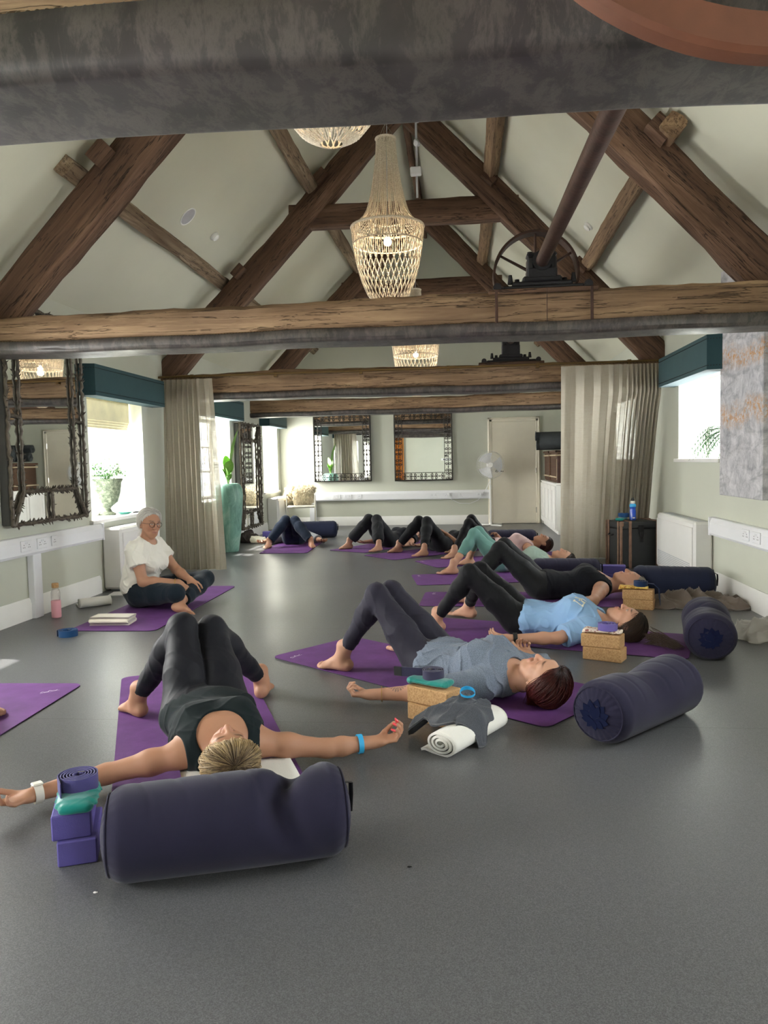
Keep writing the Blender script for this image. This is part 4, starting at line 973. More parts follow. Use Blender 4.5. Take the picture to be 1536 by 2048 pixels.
# ------------------------------------------------------------ pedestal fan with its cable
t = thing('pedestal_fan', 'white pedestal fan standing in front of the far door', 'fan', (.47, 14.1, 0))
g = G()
for a in (45, 135): M = T(0, 0, 0, 0, 0, R(a)); g.box((-.28, -.022, 0), (.28, .022, .022), .008, M)
put('base_cross', g, m_white, t, world=False)
g = G(); g.cyl((0,0,.0), (0,0,.06), .04, .025, 20); g.cyl((0,0,.05), (0,0,.72), .016, n=16); g.cyl((0,0,.70), (0,0,.88), .012, n=16); g.cyl((0,0,.66), (0,0,.74), .022, n=16); put('pole', g, m_white, t, world=False)
zc = 1.10; g = G(); g.box((-.04, -.03, .86), (.04, .04, 1.0), .015); put('control_box', g, m_white, t, world=False)
Mf = frame((0, -.02, zc), (1,0,0), (0,0,1), (0,-1,0))
g = G(); g.lathe([(.0005, -.13), (.05, -.13), (.065, -.1), (.065, -.03), (.03, 0)], 24, Mf, close=False); put('motor', g, m_white, t, world=False)
g = G()
for k in range(3):
    a0 = k*2*PI/3
    def f(u, v, a0=a0): r = .035+.185*u; a = a0+(v-.5)*(1.25+.35*u)*.9; return r*np.cos(a), r*np.sin(a), .025+(v-.5)*.055
    g.grid(f, 10, 10, Mf)
g.lathe([(.001, .05), (.03, .045), (.035, .01)], 20, Mf, close=False); put('blades', g, simple('pale_fan_blade', 'd8d9dc', .35), t, world=False)
for nm, dz, sg in (('front_grille', .05, 1), ('rear_grille', .05, -1)):
    g = G(); rings = [(.245, 0), (.17, .045), (.06, .055)]
    for rr, zz in rings: g.tube([(rr*math.cos(a), rr*math.sin(a), .02+sg*zz) for a in np.arange(48)*2*PI/48], .004 if rr > .2 else .002, 6, closed=True, M=Mf)
    for k in range(60):
        a = k*2*PI/60; g.tube([(rr*math.cos(a+.25*(1-rr/.245)), rr*math.sin(a+.25*(1-rr/.245)), .02+sg*zz) for rr, zz in ((.245, 0), (.22, .028), (.17, .045), (.1, .053), (.045, .056))], .0016, 4, M=Mf)
    g.lathe([(.0005, .02+sg*.06), (.045, .02+sg*.056)], 20, Mf, close=False); put(nm, g, m_white, t, world=False)
P = [(-.3, BWY-.09, .55), (-.24, BWY-.11, .47), (-.1, BWY-.1, .40), (.1, BWY-.1, .39), (.25, BWY-.1, .45), (.32, BWY-.1, .55), (.4, BWY-.12, .66), (.46, 14.16, .80)]
g = G(); tt = np.linspace(0, len(P)-1, 40); g.tube(np.stack([np.interp(tt, range(len(P)), [p[k] for p in P]) for k in range(3)], 1), .0045, 6); g.box((-.325, BWY-.115, .535), (-.275, BWY-.071, .585), .008); g.box((.295, BWY-.115, .54), (.345, BWY-.071, .59), .008)
tag(put('power_cable', g, m_plastic), 'white power cable drooping along the far trunking to the fan', 'cable')
# ------------------------------------------------------------ cream armchair with fleece
m_chairm = simple('cream_chair_metal', 'd9d4c6', .4, .1); m_fleece = simple('cream_fleece', 'e4d8bd', .95, var=.15, vs=30, sheen=.5)
t = thing('armchair', 'pale metal framed armchair in the far left corner carrying the fleece', 'chair', (-2.98, 13.85, 0), R(12))
g = G(); g.box((-.25, -.25, .40), (.25, .25, .44), .02); put('seat', g, m_chairm, t, world=False)
for sx in (-1, 1):
    for sy in (-1, 1):
        g = G(); g.tube([(sx*.255, sy*.245, 0), (sx*.255, sy*.245, .64 if sy < 0 else .7)], .011, 10); put('leg', g, m_chairm, t, world=False)
    g = G(); g.tube([(sx*.255, -.245, .64), (sx*.255, .245, .64)], .013, 10); put('arm', g, m_chairm, t, world=False)
g = G(); g.tube([(-.255, .245, .70), (-.15, .28, .74), (.15, .28, .74), (.255, .245, .70)], .012, 10); g.box((-.24, .24, .5), (.24, .27, .72), .01); put('backrest', g, m_chairm, t, world=False)
def shaggy(F, name, lab, cat, n, ln, m, hh=.012, seed=1, M=None):
    V, Fq = surface(F, hh); rg = np.random.default_rng(seed); g = G(); idx = rg.choice(len(V), n); nrm = np.zeros_like(V)
    a, b, c = V[Fq[:,0]], V[Fq[:,1]], V[Fq[:,2]]; fn = np.cross(b-a, c-a)
    for k in range(4): np.add.at(nrm, Fq[:,k], fn)
    nrm /= np.linalg.norm(nrm, axis=1)[:,None]+1e-9
    g.add(V, Fq.tolist())
    for i in idx:
        p = V[i]; d = nrm[i]+rg.normal(0, .45, 3)+np.array([0,0,-.35]); d /= np.linalg.norm(d); L = ln*rg.uniform(.6, 1.3); s = np.cross(d, rg.normal(0, 1, 3)); s /= np.linalg.norm(s)
        q = p+d*L*.6+s*.006; e = q+d*L*.4+np.array([0,0,-L*.3]); w = .0045; u = np.cross(d, s)
        g.add([p+u*w, p-u*w, q-u*w, q+u*w, e], [[0,1,2,3],[3,2,4]])
    return tag(put(name, g, m, None, auto=None, M=M), lab, cat)
Mc = T(-2.98, 13.85, 0, 0, 0, R(12))
shaggy(Field([([Prim((-.2, .24, .72), (.2, .24, .72), .06, lat=(0,1,0), da=.055), Prim((-.18, .19, .6), (.18, .19, .6), .04, lat=(0,1,0), da=.12, k=.04), Prim((-.24, .15, .5), (-.24, .05, .62), .04, k=.05)], 0)]), 'sheepskin_throw', 'long haired cream sheepskin thrown over the armchair back', 'throw', 2600, .06, m_fleece, .015, 3, Mc)
shaggy(Field([([Prim((-.06, .02, .60), (.12, .02, .60), .15, lat=(0,0,1), da=.075)], 0)]), 'fleece_cushion', 'cream curly fleece cushion propped on the armchair seat', 'cushion', 2200, .04, m_fleece, .015, 4, Mc)
# ------------------------------------------------------------ pots and plants
def glaze():
    t = NT('turquoise_crackle_glaze'); v = t.coord((1,1,.35)); a = t.noise(v, 9, 8, .7, .8)
    t.set(Base_Color=t.ramp(a, [(.3, hexc('4a7367')), (.5, hexc('6f9b8b')), (.68, hexc('97b8a8')), (.85, hexc('a39b80'))]), Roughness=.45); t.bump(a, .4, .006); return t.m
m_leaf = simple('glossy_leaf', '6d9c3c', .4, var=.3, vs=12); m_leaf2 = simple('fine_leaf', '3a662a', .5, var=.3, vs=20); m_soil = simple('potting_soil', '2c2219', .95, bump=.5)
def leaf_blade(g, P, w, fold=.25):
    P = np.array(P, float); n = len(P); Tn = np.gradient(P, axis=0); Tn /= np.linalg.norm(Tn, axis=1)[:,None]; up = np.array([0,0,1.]); V = []
    for i in range(n):
        s = np.cross(Tn[i], up); s /= np.linalg.norm(s)+1e-9; nn = np.cross(s, Tn[i]); k = w*math.sin(PI*min(1, (i/(n-1))**.75))**.8+.0008
        V += [P[i]-s*k+nn*k*fold, P[i]-nn*.001, P[i]+s*k+nn*k*fold]
    g.add(V, [[3*i+j, 3*i+j+1, 3*i+4+j, 3*i+3+j] for i in range(n-1) for j in (0,1)])
t = thing('tall_jar', 'tall turquoise glazed floor jar under the left window beside the gathered curtain', 'jar', (-3.24, 10.35, 0))
g = G(); g.lathe([(.1, 0), (.115, .01), (.15, .25), (.18, .55), (.195, .78), (.19, .87), (.165, .925), (.135, .945), (.125, .935), (.12, .90)], 48, close=False); put('body', g, glaze(), t, world=False)
g = G(); g.lathe([(.001, .9), (.125, .9)], 24, close=False); put('soil', g, m_soil, t, world=False)
t = thing('leafy_plant', 'broad leaved green plant growing out of the tall turquoise jar', 'plant', (-3.24, 10.35, .9))
for a, L, rise, w in ((.2, .5, .72, .1), (2.0, .3, .5, .06), (-1.0, .35, .42, .075), (-.5, .22, .2, .05), (1.2, .25, .22, .05), (3.2, .3, .3, .055), (-2.2, .3, .34, .05), (.5, .3, .28, .055)):
    g = G(); d = np.array([math.cos(a), -abs(math.sin(a))*.7 if a < 0 else math.sin(a)*.6, 0]); s = np.linspace(0, 1, 12)[:,None]
    bl = d*L*.32*(s**1.2)+np.array([0,0,1])*rise*(s*1.15-.28*s**3*(1 if L < .5 else .2)); g.tube(bl[:6], .006, 6); leaf_blade(g, bl[4:], w); put('leaf', g, m_leaf, t, world=False)
def stone():
    t = NT('mossy_stone'); v = t.coord(); a = t.noise(v, 28, 8, .75); t.set(Base_Color=t.ramp(a, [(.35, hexc('3f483c')), (.5, hexc('69735f')), (.7, hexc('a3a896'))]), Roughness=.9); t.bump(a, .7, .01); return t.m
m_stone = stone()
t = thing('stone_urn', 'mottled grey stone urn on the sill of the left window beside the big twig mirror', 'urn', (-3.74, 7.74, .7))
g = G(); g.lathe([(.085, 0), (.09, .02), (.05, .04), (.038, .075), (.06, .1), (.11, .14), (.14, .24), (.155, .35), (.17, .37), (.17, .385), (.145, .385), (.14, .33)], 36, close=False); g.lathe([(.001, .34), (.142, .34)], 24, close=False); put('bowl', g, m_stone, t, world=False)
def bushy(name, lab, c, n, r, h, seed, leaf=.03, m=None, label2=None):
    t = thing(name, lab, 'plant', c); rg = np.random.default_rng(seed); g = G(); gs = G()
    for _ in range(n):
        a = rg.uniform(0, 2*PI); k = rg.uniform(.1, 1)**.6; e = np.array([math.cos(a)*r*k, math.sin(a)*r*k, h*(1-.5*k*k)*rg.uniform(.5, 1.)]); gs.tube([(0,0,0), e*.5+[0,0,.02], e], .002, 4)
        for _ in range(5):
            p = e+rg.normal(0, .02, 3); d = rg.normal(0, 1, 3); d /= np.linalg.norm(d); leaf_blade(g, [p, p+d*leaf*.5, p+d*leaf+[0,0,-.004]], leaf*.33)
    put('foliage', g, m or m_leaf2, t, world=False, auto=None); put('stems', gs, m_leaf2, t, world=False)
bushy('urn_plant', 'small bushy green plant growing in the stone urn', (-3.74, 7.74, 1.04), 60, .2, .24, 5)
t = thing('plant_pot', 'pale plant pot on the right window sill, mostly behind the painting', 'pot', (2.42, 7.18, 1.16)); g = G(); g.lathe([(.07, 0), (.075, .005), (.1, .17), (.105, .19), (.09, .19), (.088, .16)], 32, close=False); g.lathe([(.001, .165), (.09, .165)], 20, close=False); put('body', g, m_stone, t, world=False)
t = thing('fern', 'dark green fern arching out in front of the right window', 'plant', (2.42, 7.18, 1.34)); rg = np.random.default_rng(9)
for k in range(26):
    a = rg.uniform(.2, 2.9) if k < 20 else rg.uniform(3.3, 6); L = rg.uniform(.35, .62); s = np.linspace(0, 1, 16)[:,None]; d = np.array([math.cos(a)*.35-.25, math.sin(a)*.9, 0]); P = d*L*s+np.array([0,0,1])*(rg.uniform(.25, .6)*s-rg.uniform(.45, .75)*s*s)*L*1.6
    g = G(); g.tube(P, .0022, 5)
    for i in range(2, 16):
        p = P[i]; tn = P[i]-P[i-1]; tn /= np.linalg.norm(tn); sd = np.cross(tn, [0,0,1]); sd /= np.linalg.norm(sd)+1e-9
        for q in (-1, 1): l = .055*math.sin(PI*(i+1)/18)+.012; leaf_blade(g, [p, p+(sd*q*.7+tn*.6)*l*.5, p+(sd*q*.7+tn*.8)*l+[0,0,-.01]], l*.1)
    put('frond', g, simple('fern_leaf', '2f5c2a', .5, var=.2) if k == 0 else bpy.data.materials['fern_leaf'], t, world=False, auto=None)
t = thing('roman_blind', 'cream blind pulled up inside the left window beside the big twig mirror', 'blind', (-3.62, 7.6, 1.9)); g = G()
for k in range(4): g.box((-.06+k*.008, -.62, -.30+k*.025), (-.045+k*.008, .55, 0), .004)
put('fabric_fold', g, simple('cream_blind', 'e8dfb9', .9), t, world=False)
for nm, lab, c, sz, m in (('glass_dish', 'flat teal dish on the left window sill above the seated instructor', (-3.6, 7.85, .7), .09, simple('teal_ceramic', '5fb5a5', .3)),):
    t = thing(nm, lab, 'dish', c); g = G(); g.lathe([(.03, 0), (.04, .004), (sz, .03), (sz-.006, .031), (.04, .01), (.001, .008)], 28, close=False); put('bowl', g, m, t, world=False)
g = G(); g.tube([(-3.57, 8.0, .712), (-3.53, 8.13, .712)], .009, 8); tag(put('marker_pen', g, m_black), 'short dark pen lying on the left window sill near the teal dish', 'pen')
# ------------------------------------------------------------ travelling trunk and things on it
m_trunk = simple('charcoal_trunk_canvas', '2a2c2e', .6, var=.1, bump=.3, bs=120); m_copper = simple('worn_tan_batten', '7d5f4d', .5, .1, var=.25, vs=20)
TM = T(1.66, 8.42, 0, 0, 0, R(14)); t = thing('travelling_trunk', 'dark canvas travelling trunk with tan wooden battens and copper corners', 'trunk', M=TM); TW, TD, TH = .50, .36, .5
g = G(); g.box((0, 0, .01), (TW, TD, .42), .008); put('body', g, m_trunk, t, world=False)
g = G(); g.box((-.003, -.003, .425), (TW+.003, TD+.003, TH), .01); lid = put('lid', g, m_trunk, t, world=False)
for x in (.10, .41):
    g = G(); g.box((x-.016, -.014, .0), (x+.016, 0, TH+.006), .003); g.box((x-.016, -.014, TH), (x+.016, TD, TH+.008), .003)
    for z in np.arange(.04, TH, .09): g.ball((x, -.015, z), .005, 6)
    put('batten', g, m_copper, t, world=False)
for y in (.06, .30):
    g = G(); g.box((-.012, y-.016, 0), (0, y+.016, TH+.006), .003); put('batten', g, m_copper, t, world=False)
for x in (0, TW):
    for y in (0, TD):
        g = G(); g.box((x-.012, y-.012, 0), (x+.012, y+.012, TH), .004)
        for z in (.02, TH-.03): g.box((x-.03 if x else x-.014, y-.03 if y else y-.014, z-.02), (x+.014 if x else x+.03, y+.014 if y else y+.03, z+.035), .01)
        put('corner_edging', g, m_copper, t, world=False)
g = G(); g.box((.195, -.012, .36), (.255, .0, .46), .004); g.box((.205, -.022, .33), (.245, -.01, .40), .004); g.tube([(.212, -.02, .33), (.212, -.024, .28), (.238, -.024, .28), (.238, -.02, .33)], .004, 6); put('hasp', g, m_chrome if 0 else m_black, lid, world=False)
g = G(); g.tube([(-.012, .16, .36), (-.03, .17, .35), (-.03, .25, .35), (-.012, .26, .36)], .008, 8); put('side_handle', g, m_black, t, world=False)
# unseen-from-here end of the room, visible only in mirrors
m_amber = NT('amber_curtain'); m_amber.set(Base_Color=hexc('c07a2c'), Roughness=.8, Transmission_Weight=0.); m_amber = m_amber.m
t = thing('amber_curtain', 'amber curtain at the camera end of the room, seen in the far mirror', 'curtain', (-2.97, -3.45, 0)); nu = 90; V = []; 
for i in range(nu):
    for z in (.02, 1.2, 2.3): V.append((-3.45+.95*i/nu, -3.45+.05*math.sin(i*.9), z))
put('cloth', (V, [[i*3+j, i*3+3+j, i*3+4+j, i*3+1+j] for i in range(nu-1) for j in (0,1)]), m_amber, t, auto=None)
t = thing('picture_frame', 'framed picture on the wall behind the camera, seen in the far mirror', 'picture', (.3, FWY+.02, 1.7)); g = G(); g.box((-.5, -.015, 0), (.5, .015, .7), .005); put('frame', g, m_copper, t, world=False); g = G(); g.box((-.45, .012, .05), (.45, .018, .65)); put('print', g, m_wall, t, world=False)
t = thing('light_switch', 'switch plates on the wall behind the camera, seen in the far mirror', 'switch', (-.75, FWY+.01, 1.2)); g = G(); g.box((-.2, -.01, 0), (.2, .006, .09), .003); put('plate', g, m_plastic, t, world=False); g = G(); g.box((-.12, .005, .02), (-.05, .01, .07), .001); g.box((-.06, -.01, .16), (.06, .008, .23), .003); put('thermostat', g, m_dark, t, world=False)
# ------------------------------------------------------------ materials for people
SKF = .76
def skin_mat(name):
    t = NT(name); a = t.n('ShaderNodeAttribute', attribute_name='tone'); v = t.coord(); nz = t.noise(v, 22, 5, .6)
    t.set(Base_Color=t.mix(t.ramp(nz, [(.35, (0,)*3), (.75, (.18,)*3)]), a.outputs[0], t.mix(1., a.outputs[0], (1, .72, .66), 'MULTIPLY')), Roughness=.52, Specular_IOR_Level=.35)
    t.bump(t.noise(v, 240, 3), .08, .002); return t.m
m_skin = skin_mat('skin')
def hair_mat(name, c0, c1, rough=.42, root=.5):
    """c0 root, c1 tip; strands vary one by one"""
    t = NT(name); ge = t.n('ShaderNodeNewGeometry'); at = t.n('ShaderNodeAttribute', attribute_name='tip')
    f = t.n('ShaderNodeMath', operation='MULTIPLY_ADD'); t.l(ge.outputs['Random Per Island'], f.inputs[0]); f.inputs[1].default_value = .45; t.l(at.outputs['Fac'], f.inputs[2])
    t.set(Base_Color=t.ramp(f.outputs[0], [(.22, hexc(c0)), (.22+root, hexc(c1))]), Roughness=rough, Specular_IOR_Level=.35); return t.m
def wr(p, amp, sc=1., seed=0.):
    """cloth folds: warped ridges in two directions, fading in and out over the surface"""
    x, y, z = p[:,0]*sc, p[:,1]*sc, p[:,2]*sc
    wx = x+.035*np.sin(17*y+9*z+seed)+.02*np.sin(41*z-23*y+2*seed); wy = y+.035*np.sin(15*x-11*z+2*seed)+.02*np.sin(37*x+19*z)
    a = 1-np.abs(np.sin(34*(wx*.8+wy*.6)+7*z+seed)); b = 1-np.abs(np.sin(29*(wy*.9-wx*.45)+15*z+3*seed)); c = 1-np.abs(np.sin(62*(wx*.3+wy*.9)-20*z+seed))
    m1 = .5+.5*np.sin(7*x+5*y+seed)*np.cos(6*z-4*y+seed); m2 = .5+.5*np.sin(8*y-6*x+2*seed)
    return -amp*(1.1*a**3*m1+.9*b**3*m2+.45*c**3*(1-m1)-.5)
def nf(v, d): return [v+d*.002, v-d*.002]
class Person:
    def __init__(s, label, O, ang, J, h, skin=(.62,.40,.29), hair=None, lips=(.55,.22,.2), brow='4a3526', eyes='closed', oz=0.):
        s.O = np.array([O[0], O[1], oz]); s.ang = R(ang); s.J = J; s.h = h
        s.M = T(O[0], O[1], oz, 0, 0, s.ang); s.root = thing('person', label, 'person', M=s.M)
        s.G = figure(J); s.skin = np.array(skin)*np.array([.74, .63, .55]); s.lips = np.array(lips); s.brow = np.array(hexc(brow)); s.eyes = eyes
    def w2l(s, p):
        c, n = math.cos(-s.ang), math.sin(-s.ang); d = np.array(p, float)-s.O; return np.array([d[0]*c-d[1]*n, d[0]*n+d[1]*c, d[2]])
    def body(s, tattoo=None, nails=None):
        V, F = surface(body_field(s.G), s.h)
        o = put('body', (V, F), m_skin, s.root, world=False)
        c, up, fw = s.J['head']; rt = np.cross(fw, up); sc = s.J['s']; q = (V-c)/sc; x, y, z = q@rt, q@up, q@fw
        col = np.tile(s.skin, (len(V), 1))
        def blend(w, cc): 
            w = np.clip(w, 0, 1)[:,None]; col[:] = col*(1-w)+np.array(cc)*w
        head = (np.abs(x) < .09) & (z > .03) & (np.abs(y) < .12)
        blend(.22*head*np.exp(-(((np.abs(x)-.042)/.02)**2+((y+.02)/.022)**2)), s.skin*np.array([1.05, .7, .66]))
        blend(.3*head*np.exp(-((x/.014)**2+((y+.012)/.014)**2)), s.skin*np.array([1.05, .72, .68]))
        blend(1.3*head*(z > .066)*np.exp(-((x/.021)**4+((y+.0525)/.0085)**4)), s.lips)
        blend(.8*head*(z > .07)*np.exp(-((x/.02)**4+((y+.0525)/.0018)**2)), s.lips*.4)
        e = np.abs(x)
        blend(.9*head*np.exp(-(((e-.034)/.018)**4+((y-.040-.25*(e-.02)*(e > .02)*.3)/.0042)**4)), s.brow)
        if s.eyes == 'closed': blend(.85*head*(z > .05)*np.exp(-(((e-.030)/.0145)**4+((y-.0085+8*(e-.03)**2)/.0023)**2)), s.brow*.5)
        else:
            blend(.9*head*(z > .05)*np.exp(-(((e-.030)/.012)**4+((y-.014)/.0045)**4)), (.65, .62, .58)); blend(head*(z > .05)*np.exp(-(((e-.030)/.0045)**4+((y-.014)/.0045)**4)), (.05, .035, .03))
            blend(.9*head*(z > .05)*np.exp(-(((e-.030)/.0145)**4+((y-.0195)/.0022)**2)), s.brow*.4)
        if tattoo:
            A, B, n = tattoo; A = np.array(A); B = np.array(B); ax = _n(B-A); rel = V-A; t = rel@ax; L = np.linalg.norm(B-A); sd = rel@np.cross(ax, [0,0,1.]); ctr = L/2
            ra = np.hypot((t-ctr)/1.0, sd*1.2+.02); an = np.arctan2(sd*1.2+.02, t-ctr); blend(.75*(ra > .022)*(ra < .05)*(t > 0)*(t < L)*(rel[:,2] > -.005)*(np.sin(an*22) > -.1)*(sd > -.016), (.09, .08, .085))
        ca = o.data.color_attributes.new('tone', 'FLOAT_COLOR', 'POINT'); ca.data.foreach_set('color', np.concatenate([col, np.ones((len(V), 1))], 1).astype(np.float32).ravel())
        if nails is not None:
            g = G()
            for sd in nails[1]:
                ps = s.G['A'+sd]; tips = [ps[k] for k in range(len(ps)) if k in (8, 11, 14, 17, 20)]
                for p in tips: 
                    d = p.ax; fr = s.J['arms'][sd]['frame']; o_ = _n(-np.array(fr[1])+.2*d); o_ = _n(o_-d*(o_@d)); w = np.cross(d, o_); g.ball((0,0,0), 1, 8, frame(p.b+o_*p.wb*.55+d*.006, d*.013, w*.0066, o_*.0055))
            put('fingernails', g, nails[0], s.root, world=False, label='red painted fingernails')
        return o
    def wear(s, name, groups, off, mat, post, h=None, label=None):
        V, F = surface(Field(groups, off, post, .03), h or s.h*1.05); return put(name, (V, F), mat, s.root, world=False, label=label)
    def legs(s, name, mat, off=.006, cut=(.9, .9), waist=.17, loose=0., wamp=.0028, seed=1., flare=0., wsc=1.):
        J, gs = s.J, []; cuts = []
        for i, sd in enumerate('LR'):
            H, K, A = J['hip'+sd], J['knee'+sd], J['ank'+sd]; P = list(s.G['L'+sd][:5]); c = K+(A-K)*cut[i]; cuts.append((c, _n(A-K)))
            if loose:
                P = [Prim(p.a, p.b, p.wa+loose*(.5+.5*(k > 2)), p.wb+loose*(.5+.5*(k > 1))+(flare if k > 2 else 0), k=p.k) for k, p in enumerate(P)]
            P = P[:2]+[Prim(p.a, p.b, p.wa, p.wb, k=p.k, cut=cuts[-1]) for p in P[2:]]
            gs.append(P)
        wx = waist*J['s'] if J.get('waist') is None else None
        T_ = s.G['T'][:3]
        def post(p, d):
            d = d+(wr(p, wamp, wsc, seed) if wamp else 0)
            if wx is not None: d = np.maximum(d, p[:,0]-wx)
            else: c, n = J['waist']; d = np.maximum(d, (p-np.array(c))@_n(n))
            return d
        s.wear(name, [(T_, 0), (gs[0], .04), (gs[1], .008)], off, mat, post)
    def top(s, name, mat, off=.009, sleeve=.5, hem=.0, kind='tee', wamp=.004, seed=2., loose=.008, wsc=1., scoop=1.):
        J = s.J; sc = J['s']; gs = [(s.G['T'], 0)]; cuts = []
        if kind == 'tee':
            for sd in 'LR':
                if sd in J['arms']:
                    S, E = J['sh'+sd], np.array(J['arms'][sd]['e']); gs.append(([Prim(S, S+(E-S)*sleeve*1.15, .056*sc*J.get('arm',1.)+loose*.5, .052*sc*J.get('arm',1.)+loose, k=.03, cut=(S+(E-S)*sleeve, _n(E-S)))], .03))
        c, up, fw = J['head']; nb = J['neck']; ax = J.get('front', np.array([0,0,1.])); ua = _n(nb-J['spine'][-2][0])
        def post(p, d):
            d = d+wr(p, wamp, wsc, seed)
            if J.get('waist') is None: d = np.maximum(d, hem*sc-p[:,0]+.012*np.sin(p[:,1]*21+seed))
            else: cw, n = J['waist']; d = np.maximum(d, -((p-np.array(cw))@_n(n))-hem)
            if kind == 'tee': d = smax(d, .082*sc*scoop-np.linalg.norm((p-(nb+ua*.035*sc+ax*.03*sc))*np.array([1,1,1]), axis=1), .01)
            else:
                r = p-(nb-ua*.02*sc+ax*.055*sc); la = r@J['lat']; d = smax(d, .098*sc*scoop-np.sqrt((la*1.12)**2+(r@ua)**2*.75+(r@ax)**2), .012)
                d = smax(d, .075*sc-np.linalg.norm(p-(nb+ua*.05*sc), axis=1), .012)
                for sd, sg in (('L',-1), ('R',1)): d = smax(d, .092*sc-np.linalg.norm((p-(J['sh'+sd]+J['lat']*sg*.055*sc+ua*.01)), axis=1), .012)
            return d
        s.wear(name, gs, off, mat, post)
    def hair(s, mat, n=420, length=.03, part=(.0,.9,.35), r=.0013, thick=.010, tail=None, seed=3, line=(.018,.62), grav=None, spread=1., capm=None):
        c, up, fw = s.J['head']; sc = s.J['s']; rt = np.cross(fw, up); rg = np.random.default_rng(seed); g = G()
        ctr = np.array([0, .034, -.010]); rad = np.array([.0755, .0835, .0955])+thick
        Q = lambda q: c+(rt*q[...,0:1]+up*q[...,1:2]+fw*q[...,2:3])*sc
        # cap
        cap = Prim(c+up*.032*sc-fw*.0225*sc, c+up*.035*sc+fw*.003*sc, (.0745+thick*.75)*sc, (.073+thick*.75)*sc, lat=rt, da=(.0825+thick*.75)*sc, db=(.0805+thick*.75)*sc)
        def post(p, d):
            q = (p-c)/sc; x, y, z = q@rt, q@up, q@fw; pl = z-(line[0]+line[1]*y); d = d+np.clip((pl+.04)/.04, 0, 1)*thick*.72*sc; d = smax(d, pl*sc*.8, .004); d = smax(d, (-.075-y)*sc, .01); ear = np.sqrt(((np.abs(x)-.083)/.022)**2+((y-.0)/.034)**2+((z+.012)/.024)**2); d = smax(d, (1-ear)*.02, .004)
            return d+.0011*np.sin(90*x+30*np.sin(20*y))*np.sin(60*z+2)
        V, F = surface(Field([([cap], 0)], .0, post), min(s.h, .006)); g.add(V, F.tolist())
        pole = np.array(part)/np.linalg.norm(part); e1 = np.cross(pole, [0,0,1.]); e1 /= np.linalg.norm(e1); e2 = np.cross(pole, e1)
        qc = (V-c)/sc; qc = np.stack([qc@rt, qc@up, qc@fw], 1)-ctr; qc = qc/rad; TV = [.15+.25*np.arccos(np.clip(qc@pole/np.linalg.norm(qc, axis=1), -1, 1))]; TV[0] = np.minimum(TV[0], .5)
        gv = np.array([0,0,-1.]) if grav is None else np.array(grav, float); gl = np.array([gv@rt, gv@up, gv@fw])
        nc = max(24, n//9); ca = rg.uniform(0, 2*PI, nc); ct = rg.normal(0, .28, nc); cl = rg.uniform(.0, .010, nc); cs = rg.uniform(.02, 1.5, nc)**1.
        cn = rg.normal(0, .12, (nc, 4, 3))
        for k in range(n):
            ci = rg.integers(nc); da = rg.normal(0, .17); lift = cl[ci]+rg.uniform(-.003, .004); rest = length*rg.uniform(.6, 1.15)*sc; pts = []
            start = cs[ci]*rg.uniform(.3, 1.) if rg.random() < .6 else rg.uniform(.02, 1.2)
            for th in np.arange(start, 2.6, .12):
                a = ca[ci]+da*(1-.22*th)+ct[ci]*th*.5; d0 = e1*math.cos(a)+e2*math.sin(a); d = pole*math.cos(th)+d0*math.sin(th); p = ctr+d*rad; tp = min(1, max(0, (p[2]-line[0]-line[1]*p[1]+.035)/.035)); p = ctr+d*(rad-thick*.6*tp+lift*min(1, th*1.2))
                if p[2] > line[0]+line[1]*p[1]+rg.uniform(-.010, .006) or p[1] < -.07: break
                pts.append(p)
            if len(pts) < 3: continue
            last = pts[-1]; dv = pts[-1]-pts[-2]; dv /= np.linalg.norm(dv)
            for j in range(4): dv = dv*.75+gl*.42+(cn[ci, j]+rg.normal(0, .05, 3))*spread; dv /= np.linalg.norm(dv); last = last+dv*rest/4/sc; pts.append(last)
            P = Q(np.array(pts)); P[:,2] = np.maximum(P[:,2], .008-s.O[2]); m = len(P); g.tube(P, r*np.r_[np.linspace(.7, 1, m-2), .8, .3], 4, cap=False)
            TV.append(np.repeat(start*.35+np.linspace(0, .75, m)+rg.normal(0, .03), 4))
        if tail: 
            for k in range(tail['n']):
                A = np.array(tail['a'])+rg.normal(0, tail.get('ra', .012), 3); B_ = np.array(tail['b'])+rg.normal(0, tail['r'], 3)*np.array([1, 1.6, .5]); mid = (A+B_)/2+np.array([0,0,tail.get('arch', .02)])+rg.normal(0, .008, 3); tt = np.linspace(0, 1, 8)[:,None]; P = A*(1-tt)**2+2*mid*tt*(1-tt)+B_*tt**2; P[:,2] = np.maximum(P[:,2], .008); g.tube(P, r*np.linspace(1.3, .5, 8), 4, cap=False); TV.append(np.full(32, .6))
        o = put('hair', g, mat, s.root, world=False, auto=None); at = o.data.attributes.new('tip', 'FLOAT', 'POINT'); at.data.foreach_set('value', np.concatenate(TV).astype(np.float32)); return o
    def band(s, name, sd, t, w, thick, mat, label=None, face=None):
        ar = s.J['arms'][sd]; E, W = np.array(ar['e']), np.array(ar['w']); c = E+(W-E)*t; d = _n(W-E); rr = (.037+(.0245-.037)*max(0, (t-.3)/.7))*s.J['s']+.0045+thick/2; g = G()
        fr = ar['frame']; n = _n(fr[1]-d*(fr[1]@d)); u = np.cross(d, n); a = np.arange(28)*2*PI/28
        prof = [(-w/2, -thick/2), (w/2, -thick/2), (w/2, thick/2), (-w/2, thick/2)]; V = []
        for x in a:
            for pw, pt in prof: V.append(c+d*pw+(n*math.cos(x)+u*math.sin(x))*(rr+pt))
        g.add(V, [[i*4+j, i*4+(j+1)%4, ((i+1)%28)*4+(j+1)%4, ((i+1)%28)*4+j] for i in range(28) for j in range(4)])
